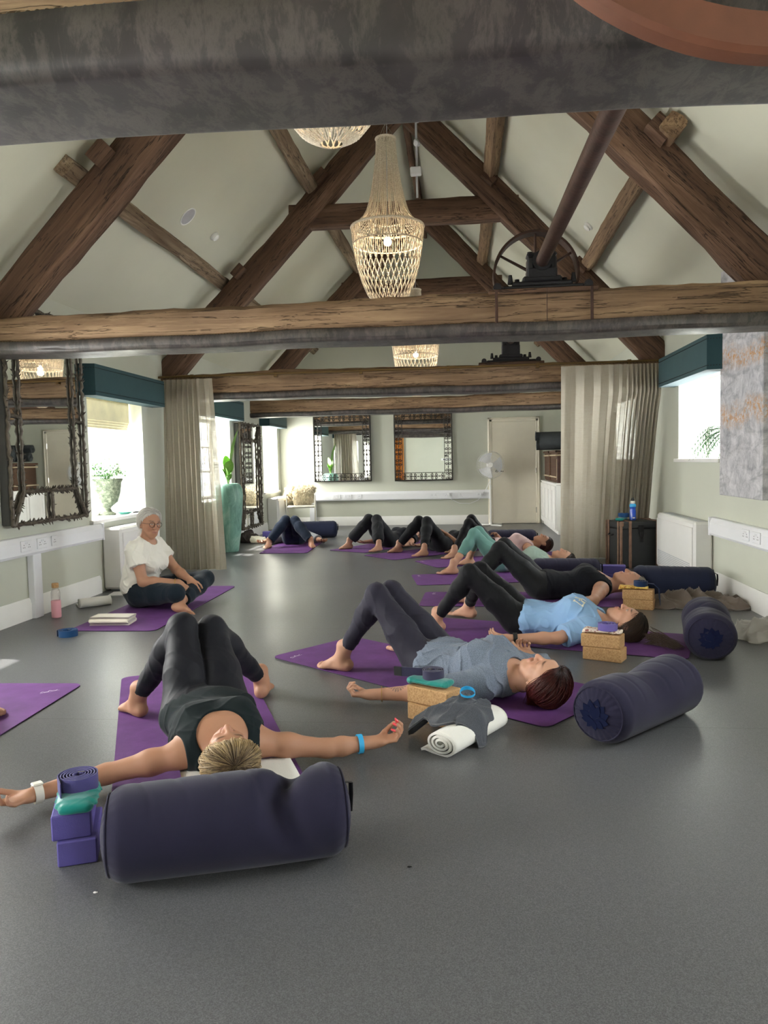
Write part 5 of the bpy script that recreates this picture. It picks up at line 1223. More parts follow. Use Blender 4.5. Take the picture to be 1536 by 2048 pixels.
        if face: g.box((-face[0], -face[1], 0), (face[0], face[1], .009), .004, frame(c-n*(rr-.002) if face[2] < 0 else c+n*(rr-.002), d, np.cross(n if face[2] > 0 else -n, d), n if face[2] > 0 else -n))
        put(name, g, mat, s.root, world=False, label=label)
UPZ = np.array([0,0,1.])
def pose(s, ankL, ankR, kL, kR, tL, tR, hp=0, armL=None, armR=None, yaw=0, **k):
    J = supine(s, ankL, ankR, kin=.5, kneesep=.07, head=(yaw, hp, k.pop('hz', 0)), **k)
    J['kneeL'][1] = kL; J['kneeR'][1] = kR
    for sd, sg, t in (('L',-1,tL), ('R',1,tR)): a = R(t)*sg; J['toe'+sd] = np.array([-math.cos(a), math.sin(a), 0])
    dflt = lambda sg: dict(e=(.2*s, sg*.31*s, .05), w=(-.03*s, sg*.40*s, .05), n=(0,0,1), side=1 if sg < 0 else -1)
    J['arms'] = {'L': armL or dflt(-1), 'R': armR or dflt(1)}
    return J
def warm(O, ang, e, w, tip=None, n=(0,0,1), side=1, **k):
    c, sn = math.cos(-R(ang)), math.sin(-R(ang))
    f = lambda p: (lambda d: (d[0]*c-d[1]*sn, d[0]*sn+d[1]*c, d[2]))((p[0]-O[0], p[1]-O[1], p[2]))
    r = dict(e=f(e), w=f(w), side=side, n=(n[0]*c-n[1]*sn, n[0]*sn+n[1]*c, n[2]), **k)
    if tip is not None: r['d'] = tuple(np.array(f(tip))-np.array(r['w']))
    return r
MT = .006
m_leg_navy = fabric('midnight_leggings', '12131b', 700, .12, .6, .06, .08); m_leg_grey = fabric('slate_leggings', '262431', 700, .12, .65, .05, .08); m_leg_blk = fabric('black_leggings', '0b0b10', 700, .12, .65, .05, .06)
m_tank_green = fabric('bottle_green_jersey', '0d191c', 600, .15, .85, .06, .06); m_tee_grey = fabric('heather_blue_grey_jersey', '6d7786', 500, .2, .9, .08, .1, heather=.5); m_tee_blue = fabric('sky_blue_jersey', '8cb0d8', 500, .2, .9, .06, .1)
m_tank_navy = fabric('navy_black_jersey', '0f1119', 600, .15, .85, .06, .06); m_pant_char = fabric('charcoal_trousers', '222327', 500, .2, .85, .08, .1); m_cap_teal = fabric('sage_teal_leggings', '5d857d', 600, .15, .7, .06, .15); m_tee_mint = fabric('mint_jersey', '8fa195', 500, .2, .9, .06, .1)
m_top_pink = fabric('pale_pink_jersey', 'd3b6b6', 500, .2, .9, .06, .1); m_pant_blk = fabric('black_trousers', '131418', 500, .2, .85, .08, .1); m_pant_navy = fabric('navy_trousers', '172233', 500, .2, .85, .1, .1); m_tee_white = fabric('cream_white_jersey', 'e6e3da', 500, .2, .9, .03, .1); m_pant_ink = fabric('ink_trousers', '15212b', 500, .2, .85, .08, .1)
m_band_w = simple('white_rubber', 'e4e0d6', .5); m_band_b = simple('sky_blue_rubber', '2fa5dc', .45); m_band_k = simple('black_rubber', '141416', .5); m_nail = simple('coral_nail_varnish', 'e8515a', .25); m_gold = simple('gold_bead', 'b08a55', .35, .7)
# blonde woman nearest the camera
O, A = (-1.15, 3.25), -64.4
P1 = Person('blonde person nearest the camera in dark green tank top and navy leggings, arms spread', O, A,
    pose(1.0, (-.41,-.28), (-.47,.33), -.074, .064, 26, 20, 2, warm(O, A, (-1.35, 2.69, .05), (-1.535, 2.50, .048), (-1.60, 2.385, .05), side=1, curl=(18,30,25)), warm(O, A, (-.565, 2.985, .05), (-.375, 3.065, .05), (-.20, 3.13, .07), side=-1, curl=(32,42,36), spread=3), hz=.03, bulk=1.13, leg=1.16),
    .0042, (.57,.35,.25), oz=MT)
P1.body(nails=(m_nail, 'R')); P1.legs('leggings', m_leg_navy, .005, (.9,.9), .2); P1.top('tank_top', m_tank_green, .008, 0, .05, 'tank', .004, 2.3, scoop=1.12)
m_hair_bl = hair_mat('blonde_hair', '3d2b1c', 'cdb183', .45, .7); P1.hair(m_hair_bl, 1500, .085, (.0,.97,.12), .0014, .024, seed=5, line=(.038,.5), spread=.9)
P1.band('watch', 'L', .92, .028, .004, m_band_w, 'white watch strap', (.019, .017, 1)); P1.band('wristband', 'R', .66, .020, .004, m_band_b, 'bright blue rubber wristband')
# grey tee
O, A = (-.185, 4.17), -39.5
P2 = Person('auburn haired person in heather grey tee and slate leggings with a tattooed forearm', O, A,
    pose(1.06, (-.50,-.22), (-.47,.29), -.155, -.045, 17, 10, 4, warm(O, A, (-.19, 3.71, .06), (-.475, 3.685, .055), (-.64, 3.70, .05), n=(0,.2,1), side=1, curl=(45,60,45)), warm(O, A, (.45, 4.19, .06), (.36, 4.43, .06), (.30, 4.60, .10), side=-1, curl=(40,50,40)), hz=.01),
    .0042, (.66,.43,.33), brow='3c2a20', oz=MT)
P2.body(tattoo=(P2.w2l((-.44, 3.685, .06)), P2.w2l((-.24, 3.70, .06)), 1)); P2.legs('leggings', m_leg_grey, .005, (.84,.84), .2); P2.top('tee_shirt', m_tee_grey, .015, .62, .03, 'tee', .009, 1.7, wsc=1.1)
P2.hair(hair_mat('auburn_hair', '150b0a', '5a2822', .38), 1000, .11, (.0,.75,.65), .0013, .018, seed=6, line=(.012,.58))
P2.band('bracelet', 'L', .80, .004, .004, m_gold, 'thin gold bracelet')
def necklace(P, m, r=.0032):
    c, up, fw = P.J['head']; a0 = P.J['neck']; s = P.J['s']; b0 = c-up*.05*s-fw*.018*s; ax = _n(b0-a0); u = P.J['lat']; v = _n(np.cross(ax, u)); g = G(); o = a0+(b0-a0)*.42
    for a in np.arange(44)*2*PI/44: g.ball(o+(u*math.cos(a)+v*math.sin(a))*.0575*s-ax*.016*math.sin(a)*(1 if v[2] > 0 else -1), r, 6)
    put('necklace', g, m, P.root, world=False, label='fine beaded necklace')
necklace(P2, m_gold)
# sky blue tee
O, A = (.37, 5.30), -19.2
P3 = Person('person in sky blue tee and black leggings with long brown hair', O, A,
    pose(1.04, (-.56,-.15), (-.50,.38), -.19, .0, 12, 17, -2, warm(O, A, (.57, 4.88, .06), (.275, 4.865, .06), (.10, 4.92, .07), n=(0,.75,.65), side=1, curl=(16,22,18)), None, hz=.005, chest=1.1),
    .0045, (.68,.44,.34), eyes='open', brow='33241b', oz=MT)
P3.body(); P3.legs('leggings', m_leg_blk, .006, (.88,.88), .2); P3.top('tee_shirt', m_tee_blue, .016, .72, .035, 'tee', .009, 4.1, wsc=1.1)
P3.hair(hair_mat('dark_brown_hair', '120d0b', '45342a'), 800, .09, (.0,.8,.6), .0013, .013, seed=7, line=(.012,.58), tail=dict(n=260, a=P3.w2l((1.16, 4.97, .05)), b=P3.w2l((1.29, 4.86, .02)), r=.022, ra=.02))
P3.band('watch', 'L', .90, .026, .005, m_band_k, 'black watch', (.018, .017, -1))
# dark tank, grey hair
O, A = (.63, 6.66), -5.
P4 = Person('person with short grey hair in black sleeveless top beside the yellow eye pillow', O, A,
    pose(1.10, (-.62,-.27), (-.52,.40), -.085, .045, 12, 12, -1, warm(O, A, (1.0, 6.14, .07), (.80, 5.97, .05), side=1), None, hz=.005),
    .0065, (.66,.43,.34), brow='8a7d70', oz=MT)
P4.body(); P4.legs('leggings', fabric('charcoal_leggings', '191a1d', 700, .12, .65, .05, .06), .006, (.9,.9), .2); P4.top('tank_top', m_tank_navy, .012, 0, .0, 'tank', .007, 3.2, scoop=.9)
P4.hair(hair_mat('silver_grey_hair', '6f675f', 'b9b1a6'), 380, .02, (.0,.75,.65), .0014, .010, seed=8, line=(.010,.56))
# green
O, A = (.37, 8.30), -5.
arm = lambda O, A, J0: None
P5 = Person('dark haired person in mint tee and sage capri leggings', O, A,
    pose(.985, (-.48,-.28), (-.36,.42), -.11, .045, 13, 10, 0, dict(e=(.43, -.42, .06), w=(.25, -.55, .05), n=(0,0,1), side=1), None, hz=.02), .0075, (.60,.39,.29), brow='2a1c15', oz=MT)
P5.body(); P5.legs('capri_leggings', m_cap_teal, .006, (.62,.62), .2); P5.top('tee_shirt', m_tee_mint, .012, .3, .0, 'tee', .004, 5.2)
P5.hair(hair_mat('black_brown_hair', '0d0a09', '33241d'), 300, .025, (.0,.75,.65), .0016, .012, seed=9, line=(.010,.56))
# pink
O, A = (.31, 9.72), 4.
P6 = Person('person in pale pink top and black leggings with dark hair', O, A,
    pose(.985, (-.47,-.31), (-.39,.22), -.062, .052, 28, 10, 0, dict(e=(.45, -.42, .06), w=(.28, -.55, .05), n=(0,0,1), side=1), dict(e=(.24, .235, .07), w=(.10, .06, .225), n=(0,0,-1), side=1), hz=.03), .008, (.62,.40,.30), brow='2a1c15', oz=MT)
P6.body(); P6.legs('leggings', m_leg_blk, .006, (.9,.9), .2); P6.top('sleeveless_top', m_top_pink, .012, 0, .0, 'tank', .004, 6.1, scoop=.85)
P6.hair(hair_mat('chestnut_hair', '1a0f0c', '4a2d22'), 300, .03, (.0,.75,.65), .0016, .012, seed=10, line=(.012,.56))
# black trousers
O, A = (-.36, 10.13), 41.
P7 = Person('person in loose black trousers lying between the pink top and charcoal trousers', O, A, pose(.965, (-.44,-.27), (-.43,.29), -.092, .081, -8, 15, 0, dict(e=(.22, -.23, .06), w=(.1, -.06, .225), n=(0,0,-1), side=-1)), .008, (.58,.37,.28), oz=MT)
P7.body(); P7.legs('trousers', m_pant_blk, .008, (.86,.86), .2, .012, .004, 2.2, .0); P7.top('tee_shirt', m_tank_navy, .012, .5, .0, 'tee', .004, 1.1); P7.hair(bpy.data.materials['black_brown_hair'], 200, .03, seed=11)
O, A = (-1.12, 10.72), 54.
P8 = Person('person in wide charcoal trousers lying below the far mirrors, knees together', O, A, pose(.955, (-.44,-.28), (-.43,.29), -.076, .073, -2, 20, 0), .008, (.60,.38,.29), oz=MT)
P8.body(); P8.legs('trousers', m_pant_char, .008, (.84,.84), .2, .018, .004, 3.3, .022); P8.top('tee_shirt', m_tank_navy, .012, .5, .0, 'tee', .004, 1.4); P8.hair(bpy.data.materials['chestnut_hair'], 200, .03, seed=12)
O, A = (-2.53, 11.2), 93.
P9 = Person('person in navy trousers lying feet first in the far left corner', O, A, pose(.92, (-.45,-.32), (-.44,.29), -.062, .076, 21, 15, 0, dict(e=(.08, -.36, .05), w=(-.16, -.46, .06), n=(0,0,1), side=1), dict(e=(.08, .36, .05), w=(-.2, .44, .06), n=(0,0,1), side=-1)), .008, (.62,.38,.28), oz=MT)
P9.body(); P9.legs('trousers', m_pant_navy, .008, (.9,.9), .2, .020, .004, 4.3, .006); P9.top('tee_shirt', fabric('grey_marl_jersey', '77787c', 500, .2, .9, .08, .1), .012, .9, .0, 'tee', .004, 2.4); P9.hair(bpy.data.materials['black_brown_hair'], 200, .02, seed=13)
P9.band('wristband', 'L', .93, .02, .005, m_band_k, 'black wristband')
# only the toes of this one reach into the view
O, A = (-2.60, 2.92), -87.
P10 = Person('person at the left edge of the view, only bare toes showing', O, A, pose(.98, (-.42,-.28), (-.42,.31), -.09, .07, 20, 20, 0), .009, (.5,.32,.24), oz=MT)
P10.body(); P10.legs('leggings', m_leg_blk, .006, (.9,.9), .2); P10.top('tee_shirt', m_tee_white, .012, .5, .0, 'tee', .004, 1.9); P10.hair(bpy.data.materials['chestnut_hair'], 200, .03, seed=14)
# seated instructor
def seated():
    s = 1.02; J = dict(s=s, lat=np.array([0,-1.,0]), leg=1.06, arm=1.12); f = lambda *p: np.array(p)*s
    J['spine'] = [(f(-.02,0,.10), .165*s, .13*s), (f(-.045,0,.17), .178*s, .128*s), (f(-.035,0,.28), .16*s, .12*s), (f(0,0,.39), .168*s, .122*s), (f(.015,0,.47), .16*s, .095*s), (f(.02,0,.525), .11*s, .065*s)]
    J['neck'] = f(.03,0,.55); J['bust'] = [f(.10,-.075,.36), f(.10,.075,.36)]
    J['hipL'], J['hipR'] = f(.02,.11,.12), f(.02,-.11,.12); J['kneeL'], J['kneeR'] = f(.42,.28,.19), f(.42,-.24,.15); J['ankL'], J['ankR'] = f(.44,-.215,.07), f(.16,.16,.07)
    J['toeL'] = _n([.96,-.16,-.12]); J['toeR'] = _n([-.2,1,0]); J['footupL'] = _n([-.05,.72,.68]); J['footupR'] = (0,0,1.); J['bigflip'] = -1
    J['shL'], J['shR'] = f(.02,.165,.49), f(.02,-.165,.49)
    J['arms'] = {'L': dict(e=f(.19,.20,.27), w=f(.40,.04,.215), n=(.2,.3,-.9), d=(.55,-.45,-.55), side=1, curl=(25,30,20)), 'R': dict(e=f(.11,-.215,.235), w=f(.37,-.10,.215), n=(.1,.2,-.95), d=(.75,.1,-.55), side=-1, curl=(25,30,20))}
    up = _n([.12, .02, 1]); fw = _n([math.cos(R(-30)), math.sin(R(-30)), -.14]); fw = _n(fw-up*(fw@up)); J['head'] = (f(.075,-.01,.685), up, fw)
    J['waist'] = ((0,0,.205*s), (-.25,0,1)); J['front'] = _n([1,0,.1]); return J
O, A = (-2.76, 6.36), -8.
P0 = Person('silver haired person in round glasses and white tee sitting cross legged', O, A, seated(), .0046, (.58,.36,.26), lips=(.42,.19,.15), brow='6b5a4c', eyes='open', oz=MT)
P0.body(); P0.legs('trousers', m_pant_ink, .010, (.84,.84), .2, .012, .003, 3.1); P0.top('tee_shirt', m_tee_white, .014, .48, .06, 'tee', .008, 2.7, .009, 1.1)
m_hair_sl = hair_mat('silver_hair', 'a8a39c', 'eeebe5'); c, up, fw = P0.J['head']; P0.hair(m_hair_sl, 1000, .02, (.0,.8,.48), .0013, .019, seed=15, line=(-.006,.60), tail=dict(n=160, a=c-fw*.10-up*.03, b=c-fw*.115-up*.11, r=.016, arch=0.))
g = G(); rt = np.cross(fw, up); s = P0.J['s']; fr = lambda x, y, z: c+(rt*x+up*y+fw*z)*s
for sg in (-1, 1):
    g.tube([fr(sg*.033+.024*math.cos(a), .012+.021*math.sin(a), .094-.12*abs(sg*.033+.024*math.cos(a))**1.3) for a in np.arange(28)*2*PI/28], .0018, 6, closed=True)
    g.tube([fr(sg*.057, .018, .089), fr(sg*.078, .018, .05), fr(sg*.083, .014, -.012)], .0016, 6)
g.tube([fr(-.010, .016, .094), fr(0, .02, .099), fr(.010, .016, .094)], .0016, 6); put('glasses', g, m_band_k, P0.root, world=False, label='round dark framed glasses')
for sd in 'R': P0.band('wristband', sd, .9, .008, .003, m_gold)
# ------------------------------------------------------------ yoga mats
def mat_mat(name, c, c2):
    t = NT(name); v = t.coord(); a = t.noise(v, 5, 6, .65); b = t.noise(v, 260, 2)
    t.set(Base_Color=t.mix(t.ramp(b, [(.35, (0,)*3), (.7, (.3,)*3)]), t.ramp(a, [(.3, hexc(c)), (.7, hexc(c2))]), hexc(c)), Roughness=.72, Specular_IOR_Level=.3); t.bump(b, .3, .002); return t.m
m_ymat = mat_mat('purple_mat_rubber', '57306a', '6e4182'); m_edge = simple('dark_mat_underside', '1f1a24', .8); m_logo = simple('white_mat_print', 'd9d2dd', .6)
def yoga_mat(lab, c, ang, w=.68, L=1.9, logo=None):
    t = thing('yoga_mat', lab, 'yoga mat', (c[0], c[1], 0), R(ang), 'purple yoga mats'); r = .055; P = []
    for sx, sy, a0 in ((1,1,0), (-1,1,90), (-1,-1,180), (1,-1,270)):
        for k in range(7): a = R(a0+k*15); P.append((sx*(L/2-r)+r*math.cos(a), sy*(w/2-r)+r*math.sin(a)))
    g = G(); g.prism(P, .002, T(0,0,.004)); uf = put('upper_face', g, m_ymat, t, world=False, smooth=False)
    g = G(); g.prism([(x*.9995, y*.999) for x, y in P], .004); put('underside', g, m_edge, t, world=False, smooth=False)
    if logo:
        M = T(logo[0], logo[1], .0062, 0, 0, R(logo[2])); g = G(); x = np.linspace(-.045, .045, 30); g.tube(np.stack([x, .009*np.sin(x*150+.6)*np.exp(-(x/.035)**2)+.003*np.sin(x*330), 0*x], 1), .0016, 5, M=M, flat=.3); g.tube([(-.05, -.016, 0), (.0, -.012, 0), (.05, -.014, 0)], .001, 4, M=M, flat=.3); put('printed_mark', g, m_logo, uf, world=False)
yoga_mat('purple yoga mat under the blonde person nearest the camera', (-1.27, 3.43), -66.5, .70, 1.86)
yoga_mat('purple yoga mat under the person in the heather grey tee', (-.215, 4.29), -38, .70, 1.98, (-.88, -.25, 100))
yoga_mat('purple yoga mat under the person in the sky blue tee', (.46, 5.24), -18.5, .68, 1.98)
yoga_mat('purple yoga mat under the person with short grey hair', (.6, 6.6), -2, .68, 1.96, (-.9, .25, 90))
yoga_mat('purple yoga mat under the person in sage capri leggings', (.42, 7.85), 9, .70, 1.9, (-.88, .25, 90))
yoga_mat('purple yoga mat under the person in the pale pink top', (.38, 9.3), 27, .68, 1.9, (-.88, .25, 90))
yoga_mat('purple yoga mat under the person in loose black trousers', (-.40, 10.15), 42, .68, 1.86)
yoga_mat('purple yoga mat under the person in wide charcoal trousers', (-1.1, 11.0), 58, .66, 1.86)
yoga_mat('purple yoga mat under the person in navy trousers in the far left corner', (-2.47, 10.98), 92, .66, 1.8)
yoga_mat('purple yoga mat under the seated silver haired instructor', (-2.6, 6.36), 90, .67, 2.02)
yoga_mat('purple yoga mat cut off by the left edge of the view', (-2.44, 3.06), -88.5, .68, 1.9, (-.80, .22, 130))
# ------------------------------------------------------------ bolsters
m_bol = fabric('indigo_cotton', '242236', 420, .35, .95, .1, .1); m_bol2 = fabric('navy_cotton', '1f2439', 420, .35, .95, .1, .1); m_lotus = simple('embroidered_lotus_thread', '0d1430', .8, spec=.1)
def bolster(lab, c, ang, m, Rr=.14, L=.66, dent=None, lotus=False, seed=1, rot=0., handle=True, sq=.96):
    t = thing('bolster', lab, 'bolster', (c[0], c[1], 0), R(ang), 'long round yoga bolsters'); rg = np.random.default_rng(seed); nu, nv = 96, 90; ph = rg.uniform(0, 6.28, 8)
    def rad(x, th, e):
        rr = Rr*(1+.012*np.sin(5*x+ph[0])+.008*np.sin(3*th+ph[1])+.006*np.sin(2*th+9*x+ph[2]))
        rr = rr-Rr*.034*np.maximum(0, np.sin(60*x+ph[3]+1.5*np.sin(2*th)))**6*np.maximum(0, np.sin(th+.3))**.5*.6
        if dent: rr = rr-dent[1]*np.exp(-((x-dent[0]-.03*np.sin(th*2))/dent[2])**2)*np.clip(np.sin(th-dent[3])+.35, 0, 1.3)
        return rr
    def f(u, v):
        x = (u-.5)*L; th = v*2*PI; ed = np.clip((np.abs(x)-(L/2-.05))/.05, 0, 1); rr = rad(x, th, ed)*(1-.17*ed**2.2+.008*np.sin(th*26+ph[4])*ed); y = rr*np.cos(th); z = rr*np.sin(th)*sq
        return x, y, np.maximum(z, -Rr*.93)+Rr*.93
    g = G(); g.grid(f, nu, nv, cv=True); put('cover', g, m, t, world=False, auto=None)
    for s in (-1, 1):
        def fe(u, v, s=s):
            th = v*2*PI; x = s*L/2+0*u; rr = rad(np.full_like(th, s*L/2), th, 1)*.83*(1-u*.9999); puck = .012*(1-u)**.5*u**.5*4*.5
            return x+s*(.028*np.sin(np.minimum(u, 1)*PI/2)**.8+.003*np.sin(th*24)*(1-u)**3), rr*np.cos(th), np.maximum(rr*np.sin(th)*sq, -Rr*.93)+Rr*.93
        g = G(); g.grid(fe, 14, nv, cv=True); ep = put('end_panel', g, m, t, world=False, auto=None)
        if s == lotus: lp = ep
        g = G(); P = []
        for th in np.arange(60)*2*PI/60: r1 = float(rad(np.array(s*L/2), np.array(th), 1))*.835; P.append((s*(L/2+.002), r1*math.cos(th), max(r1*math.sin(th)*sq, -Rr*.93)+Rr*.93))
        g.tube(P, .0035, 6, closed=True); put('piping', g, m, t, world=False)
    if handle:
        g = G(); s = 1; g.tube([(s*(L/2+.0), -.05, 1.62*Rr), (s*(L/2+.03), -.02, 1.5*Rr), (s*(L/2+.034), .0, 1.2*Rr), (s*(L/2+.03), .0, .8*Rr)], .008, 8, flat=.35); put('zip_tab', g, m_band_k, t, world=False)
    if lotus:
        s = lotus; g = G(); M = frame((s*(L/2+.026), 0, Rr*.93), (0, s, 0), (0,0,1), (s,0,0)) @ Euler((0,0,R(rot))).to_matrix().to_4x4()
        for k, (a, l, w) in enumerate(((0,.075,.016), (26,.068,.015), (-26,.068,.015), (52,.064,.014), (-52,.064,.014), (80,.058,.012), (-80,.058,.012), (13,.055,.012), (-13,.055,.012), (105,.045,.01), (-105,.045,.01), (150,.035,.008), (-150,.035,.008))):
            w *= 1.35; Q = [(0, 0), (w, l*.45), (w*.75, l*.72), (0, l), (-w*.75, l*.72), (-w, l*.45)]; g.prism([(qx*1.2, qy*1.25) for qx, qy in Q], .0022, M @ T(0, -.022, -.004+.0006*k, 0, 0, R(a)))
        put('lotus_emblem', g, m_lotus, lp, world=False, smooth=False)
    return t
bolster('dark indigo bolster lying across the foreground in front of the blonde head', (-.72, 2.195), 19, m_bol, .143, .68, (.17, .05, .05, .35), seed=3)
bolster('indigo bolster with lotus emblem on the floor behind the auburn head', (.765, 3.465), 47, m_bol, .142, .66, (-.02, .022, .10, .1), -1, 4, -12)
bolster('indigo bolster seen end on with lotus emblem beside the long brown hair', (1.485, 4.89), 76, m_bol, .148, .62, (.02, .03, .06, .2), -1, 5, 30, False)
bolster('navy bolster against the right skirting behind the short grey hair', (1.74, 6.66), -14, m_bol2, .142, .62, None, False, 6)
bolster('dark plum bolster lying between the grey haired person and the mint tee', (.94, 7.36), -4, m_bol, .135, .6, None, False, 7)
bolster('plum bolster beyond the pale pink top near the fan', (.62, 10.42), 2, m_bol, .135, .62, None, False, 8)
bolster('near black bolster behind the knees of the person in navy trousers', (-2.40, 12.2), 8, m_bol2, .142, .66, None, False, 9)
# ------------------------------------------------------------ bricks
def cork():
    t = NT('cork'); v = t.coord(); a = t.noise(v, 130, 4, .8); b = t.noise(v, 420, 2)
    t.set(Base_Color=t.ramp(a, [(.32, hexc('8a6746')), (.45, hexc('b68d60')), (.62, hexc('caa577')), (.8, hexc('dab98c'))]), Roughness=.9); t.bump(b, .4, .002); return t.m
m_cork = cork(); m_foam = simple('violet_foam', '564d94', .75, var=.04, bump=.2, bs=300); BH = .078
def brick(lab, c, z, ang, m, kind='yoga_brick', grp='yoga bricks'):
    t = G(); t.box((-.115, -.057, 0), (.115, .057, BH-.001), .004); o = put(kind, t, m, None, world=False); o.location = (c[0], c[1], z); o.rotation_euler = (0, 0, R(ang)); return tag(o, lab, 'yoga brick', grp)
brick('violet foam brick on the floor beside the foreground bolster, lower of two', (-1.225, 2.255), 0, 112, m_foam); brick('violet foam brick beside the foreground bolster, upper of two', (-1.245, 2.26), BH, 113, m_foam)
brick('cork brick on the floor beside the white rolled towel, lower of two', (-.155, 3.50), 0, -37, m_cork); brick('cork brick under the teal pouch and black tagged strap, upper of two', (-.155, 3.515), BH, -34, m_cork)
brick('cork brick on the floor below the flowered pouch, lower of two', (.815, 4.625), 0, -27, m_cork); brick('cork brick under the flowered pouch and lilac strap, upper of two', (.805, 4.63), BH, -25, m_cork)
brick('cork brick on the floor below the yellow pouch, lower of two', (1.36, 6.20), 0, -22, m_cork); brick('cork brick under the yellow pouch and navy strap, upper of two', (1.355, 6.20), BH, -20, m_cork)
brick('violet foam brick on the floor before the travelling trunk, lower of two', (1.42, 7.58), 0, -10, m_foam); brick('violet foam brick before the travelling trunk, upper of two', (1.42, 7.585), BH, -9, m_foam)
brick('violet foam brick on the floor beside the navy trousered person, lower of two', (-3.03, 11.75), 0, 5, m_foam); brick('violet foam brick beside the navy trousered person, upper of two', (-3.03, 11.75), BH, 7, m_foam)
# ------------------------------------------------------------ straps, pouches
def strap_roll(lab, c, z, Rr, h, m, ang=0, turns=4.5, tail=None, tag_m=None, inner=.012):
    t = thing('yoga_strap', lab, 'yoga strap', (c[0], c[1], z), R(ang), 'rolled yoga straps'); th = .0028
    a = np.linspace(0, turns*2*PI, int(turns*30)); r = inner+(Rr-inner)*a/a[-1]; P = [(x*math.cos(y), x*math.sin(y)) for x, y in zip(r, a)]
    if tail: P += [(P[-1][0]+tail[0]*k, P[-1][1]+tail[1]*k) for k in (.25, .5, .75, 1.)]
    P = np.array(P); d = np.gradient(P, axis=0); d /= np.linalg.norm(d, axis=1)[:,None]; nn = np.stack([-d[:,1], d[:,0]], 1)*th/2; n = len(P); V = []
    for q, zz in ((P+nn, 0), (P-nn, 0), (P-nn, h), (P+nn, h)): V += [(x, y, zz) for x, y in q]
    F = [[j*n+k, j*n+k+1, ((j+1)%4)*n+k+1, ((j+1)%4)*n+k] for j in range(4) for k in range(n-1)]+[[0, n, 2*n, 3*n], [n-1, 4*n-1, 3*n-1, 2*n-1]]
    put('webbing', (V, F), m, t, world=False)
    e = P[-1] if tail else np.array([Rr, 0]); g = G()
    if tag_m: g.box((min(e[0], e[0]+tail[0]*.35)-.002, e[1]-.004, .001), (max(e[0], e[0]+tail[0]*.35)+.002, e[1]+.004, h-.001), .001); put('end_tag', g, tag_m, t, world=False)
    g = G(); g.tube([(.0, .006, h*.2), (0, .006, h*1.05), (.018, .006, h*1.05), (.018, .006, h*.2)], .0022, 6, closed=True); put('buckle', g, m_chrome, t, world=False)
    return t
m_str_p = fabric('purple_webbing', '4b467a', 300, .5, .9, .05); m_str_l = fabric('lilac_webbing', '6f63a8', 300, .5, .9, .05); m_str_n = fabric('navy_webbing', '1e3358', 300, .5, .9, .05); m_str_k = fabric('dark_violet_webbing', '3a3850', 300, .5, .9, .05); m_str_b = fabric('blue_webbing', '1f4672', 300, .5, .9, .05)
m_silk = fabric('teal_satin', '0c7d76', 200, .1, .45, .1, .3)
def pouch(lab, c, z, ang, m, a=.11, b=.055, th=.016, droop=0., seed=1):
    F = Field([([Prim((-a+b*.7, 0, th), (a-b*.7, 0, th), b, lat=(0,1,0), da=th), Prim((-a+.02, -b*.5, th*.7), (-a+.02, b*.5, th*.7), .016, k=.02)], 0)], 0, lambda p, d: d+wr(p, .0024, 1.8, seed))
    V, Fq = surface(F, .0035); V = V.copy(); V[:,2] = np.maximum(V[:,2], .0)
    if droop: k = np.clip(np.abs(V[:,1])-.057, 0, 1); V[:,2] -= k*droop*2.2; kx = np.clip(np.abs(V[:,0])-.117, 0, 1); V[:,2] -= kx*droop*2
    o = put('eye_pillow', (V, Fq), m, None, world=False); o.location = (c[0], c[1], z+.001); o.rotation_euler = (0, 0, R(ang)); return tag(o, lab, 'eye pillow', 'satin eye pillows')
Z2 = 2*BH
pouch('shiny teal eye pillow draped over the violet bricks under the purple strap', (-1.225, 2.25), Z2, 112, m_silk, .115, .066, .018, .35, 1)
strap_roll('dark purple yoga strap in a thick spiral on the violet bricks at bottom left', (-1.235, 2.275), Z2+.028, .062, .048, m_str_p, 20, 5.5, (.02, -.075))
pouch('shiny teal eye pillow on the cork bricks beside the tattooed arm', (-.165, 3.535), Z2, -30, m_silk, .125, .055, .018, .35, 2)
strap_roll('dark violet yoga strap with black tag on the cork bricks beside the tattooed arm', (-.16, 3.545), Z2+.027, .055, .045, m_str_k, 180-20, 5, (.1, .015), m_band_k)
def floral():
    t = NT('flowered_cotton'); v = t.coord(); vo = t.n('ShaderNodeTexVoronoi'); vo.inputs['Scale'].default_value = 45; t.l(v, vo.inputs['Vector']); t.set(Base_Color=t.mix(t.ramp(vo.outputs['Distance'], [(.25, (1,1,1)), (.4, (0,)*3)]), hexc('e2d3c4'), hexc('8d4a4a')), Roughness=.9); return t.m
def yellowp():
    t = NT('yellow_patterned_cotton'); v = t.coord(); a = t.noise(v, 34, 4, .6, 1.); t.set(Base_Color=t.ramp(a, [(.35, hexc('8e3b2a')), (.45, hexc('d1a545')), (.6, hexc('e6c873')), (.7, hexc('a84a32'))]), Roughness=.9); return t.m
pouch('cream flowered eye pillow on the cork bricks beside the long brown hair', (.815, 4.635), Z2, -22, floral(), .13, .052, .012, .5, 3)
strap_roll('lilac yoga strap rolled in a ring on the flowered eye pillow', (.83, 4.62), Z2+.022, .058, .04, m_str_l, 0, 3, None, None, .03)
pouch('yellow patterned eye pillow on the cork bricks beside the short grey hair', (1.33, 6.20), Z2, -12, yellowp(), .13, .06, .012, .7, 4)
t = strap_roll('navy yoga strap on the yellow eye pillow with its end hanging down the bricks', (1.37, 6.20), Z2+.022, .055, .042, m_str_n, 0, 3, None, None, .025)
g = G(); xs = [(.05, 0, .02), (.10, -.01, .014), (.135, -.015, -.02), (.14, -.015, -.09), (.142, -.02, -.165)]; Q = []
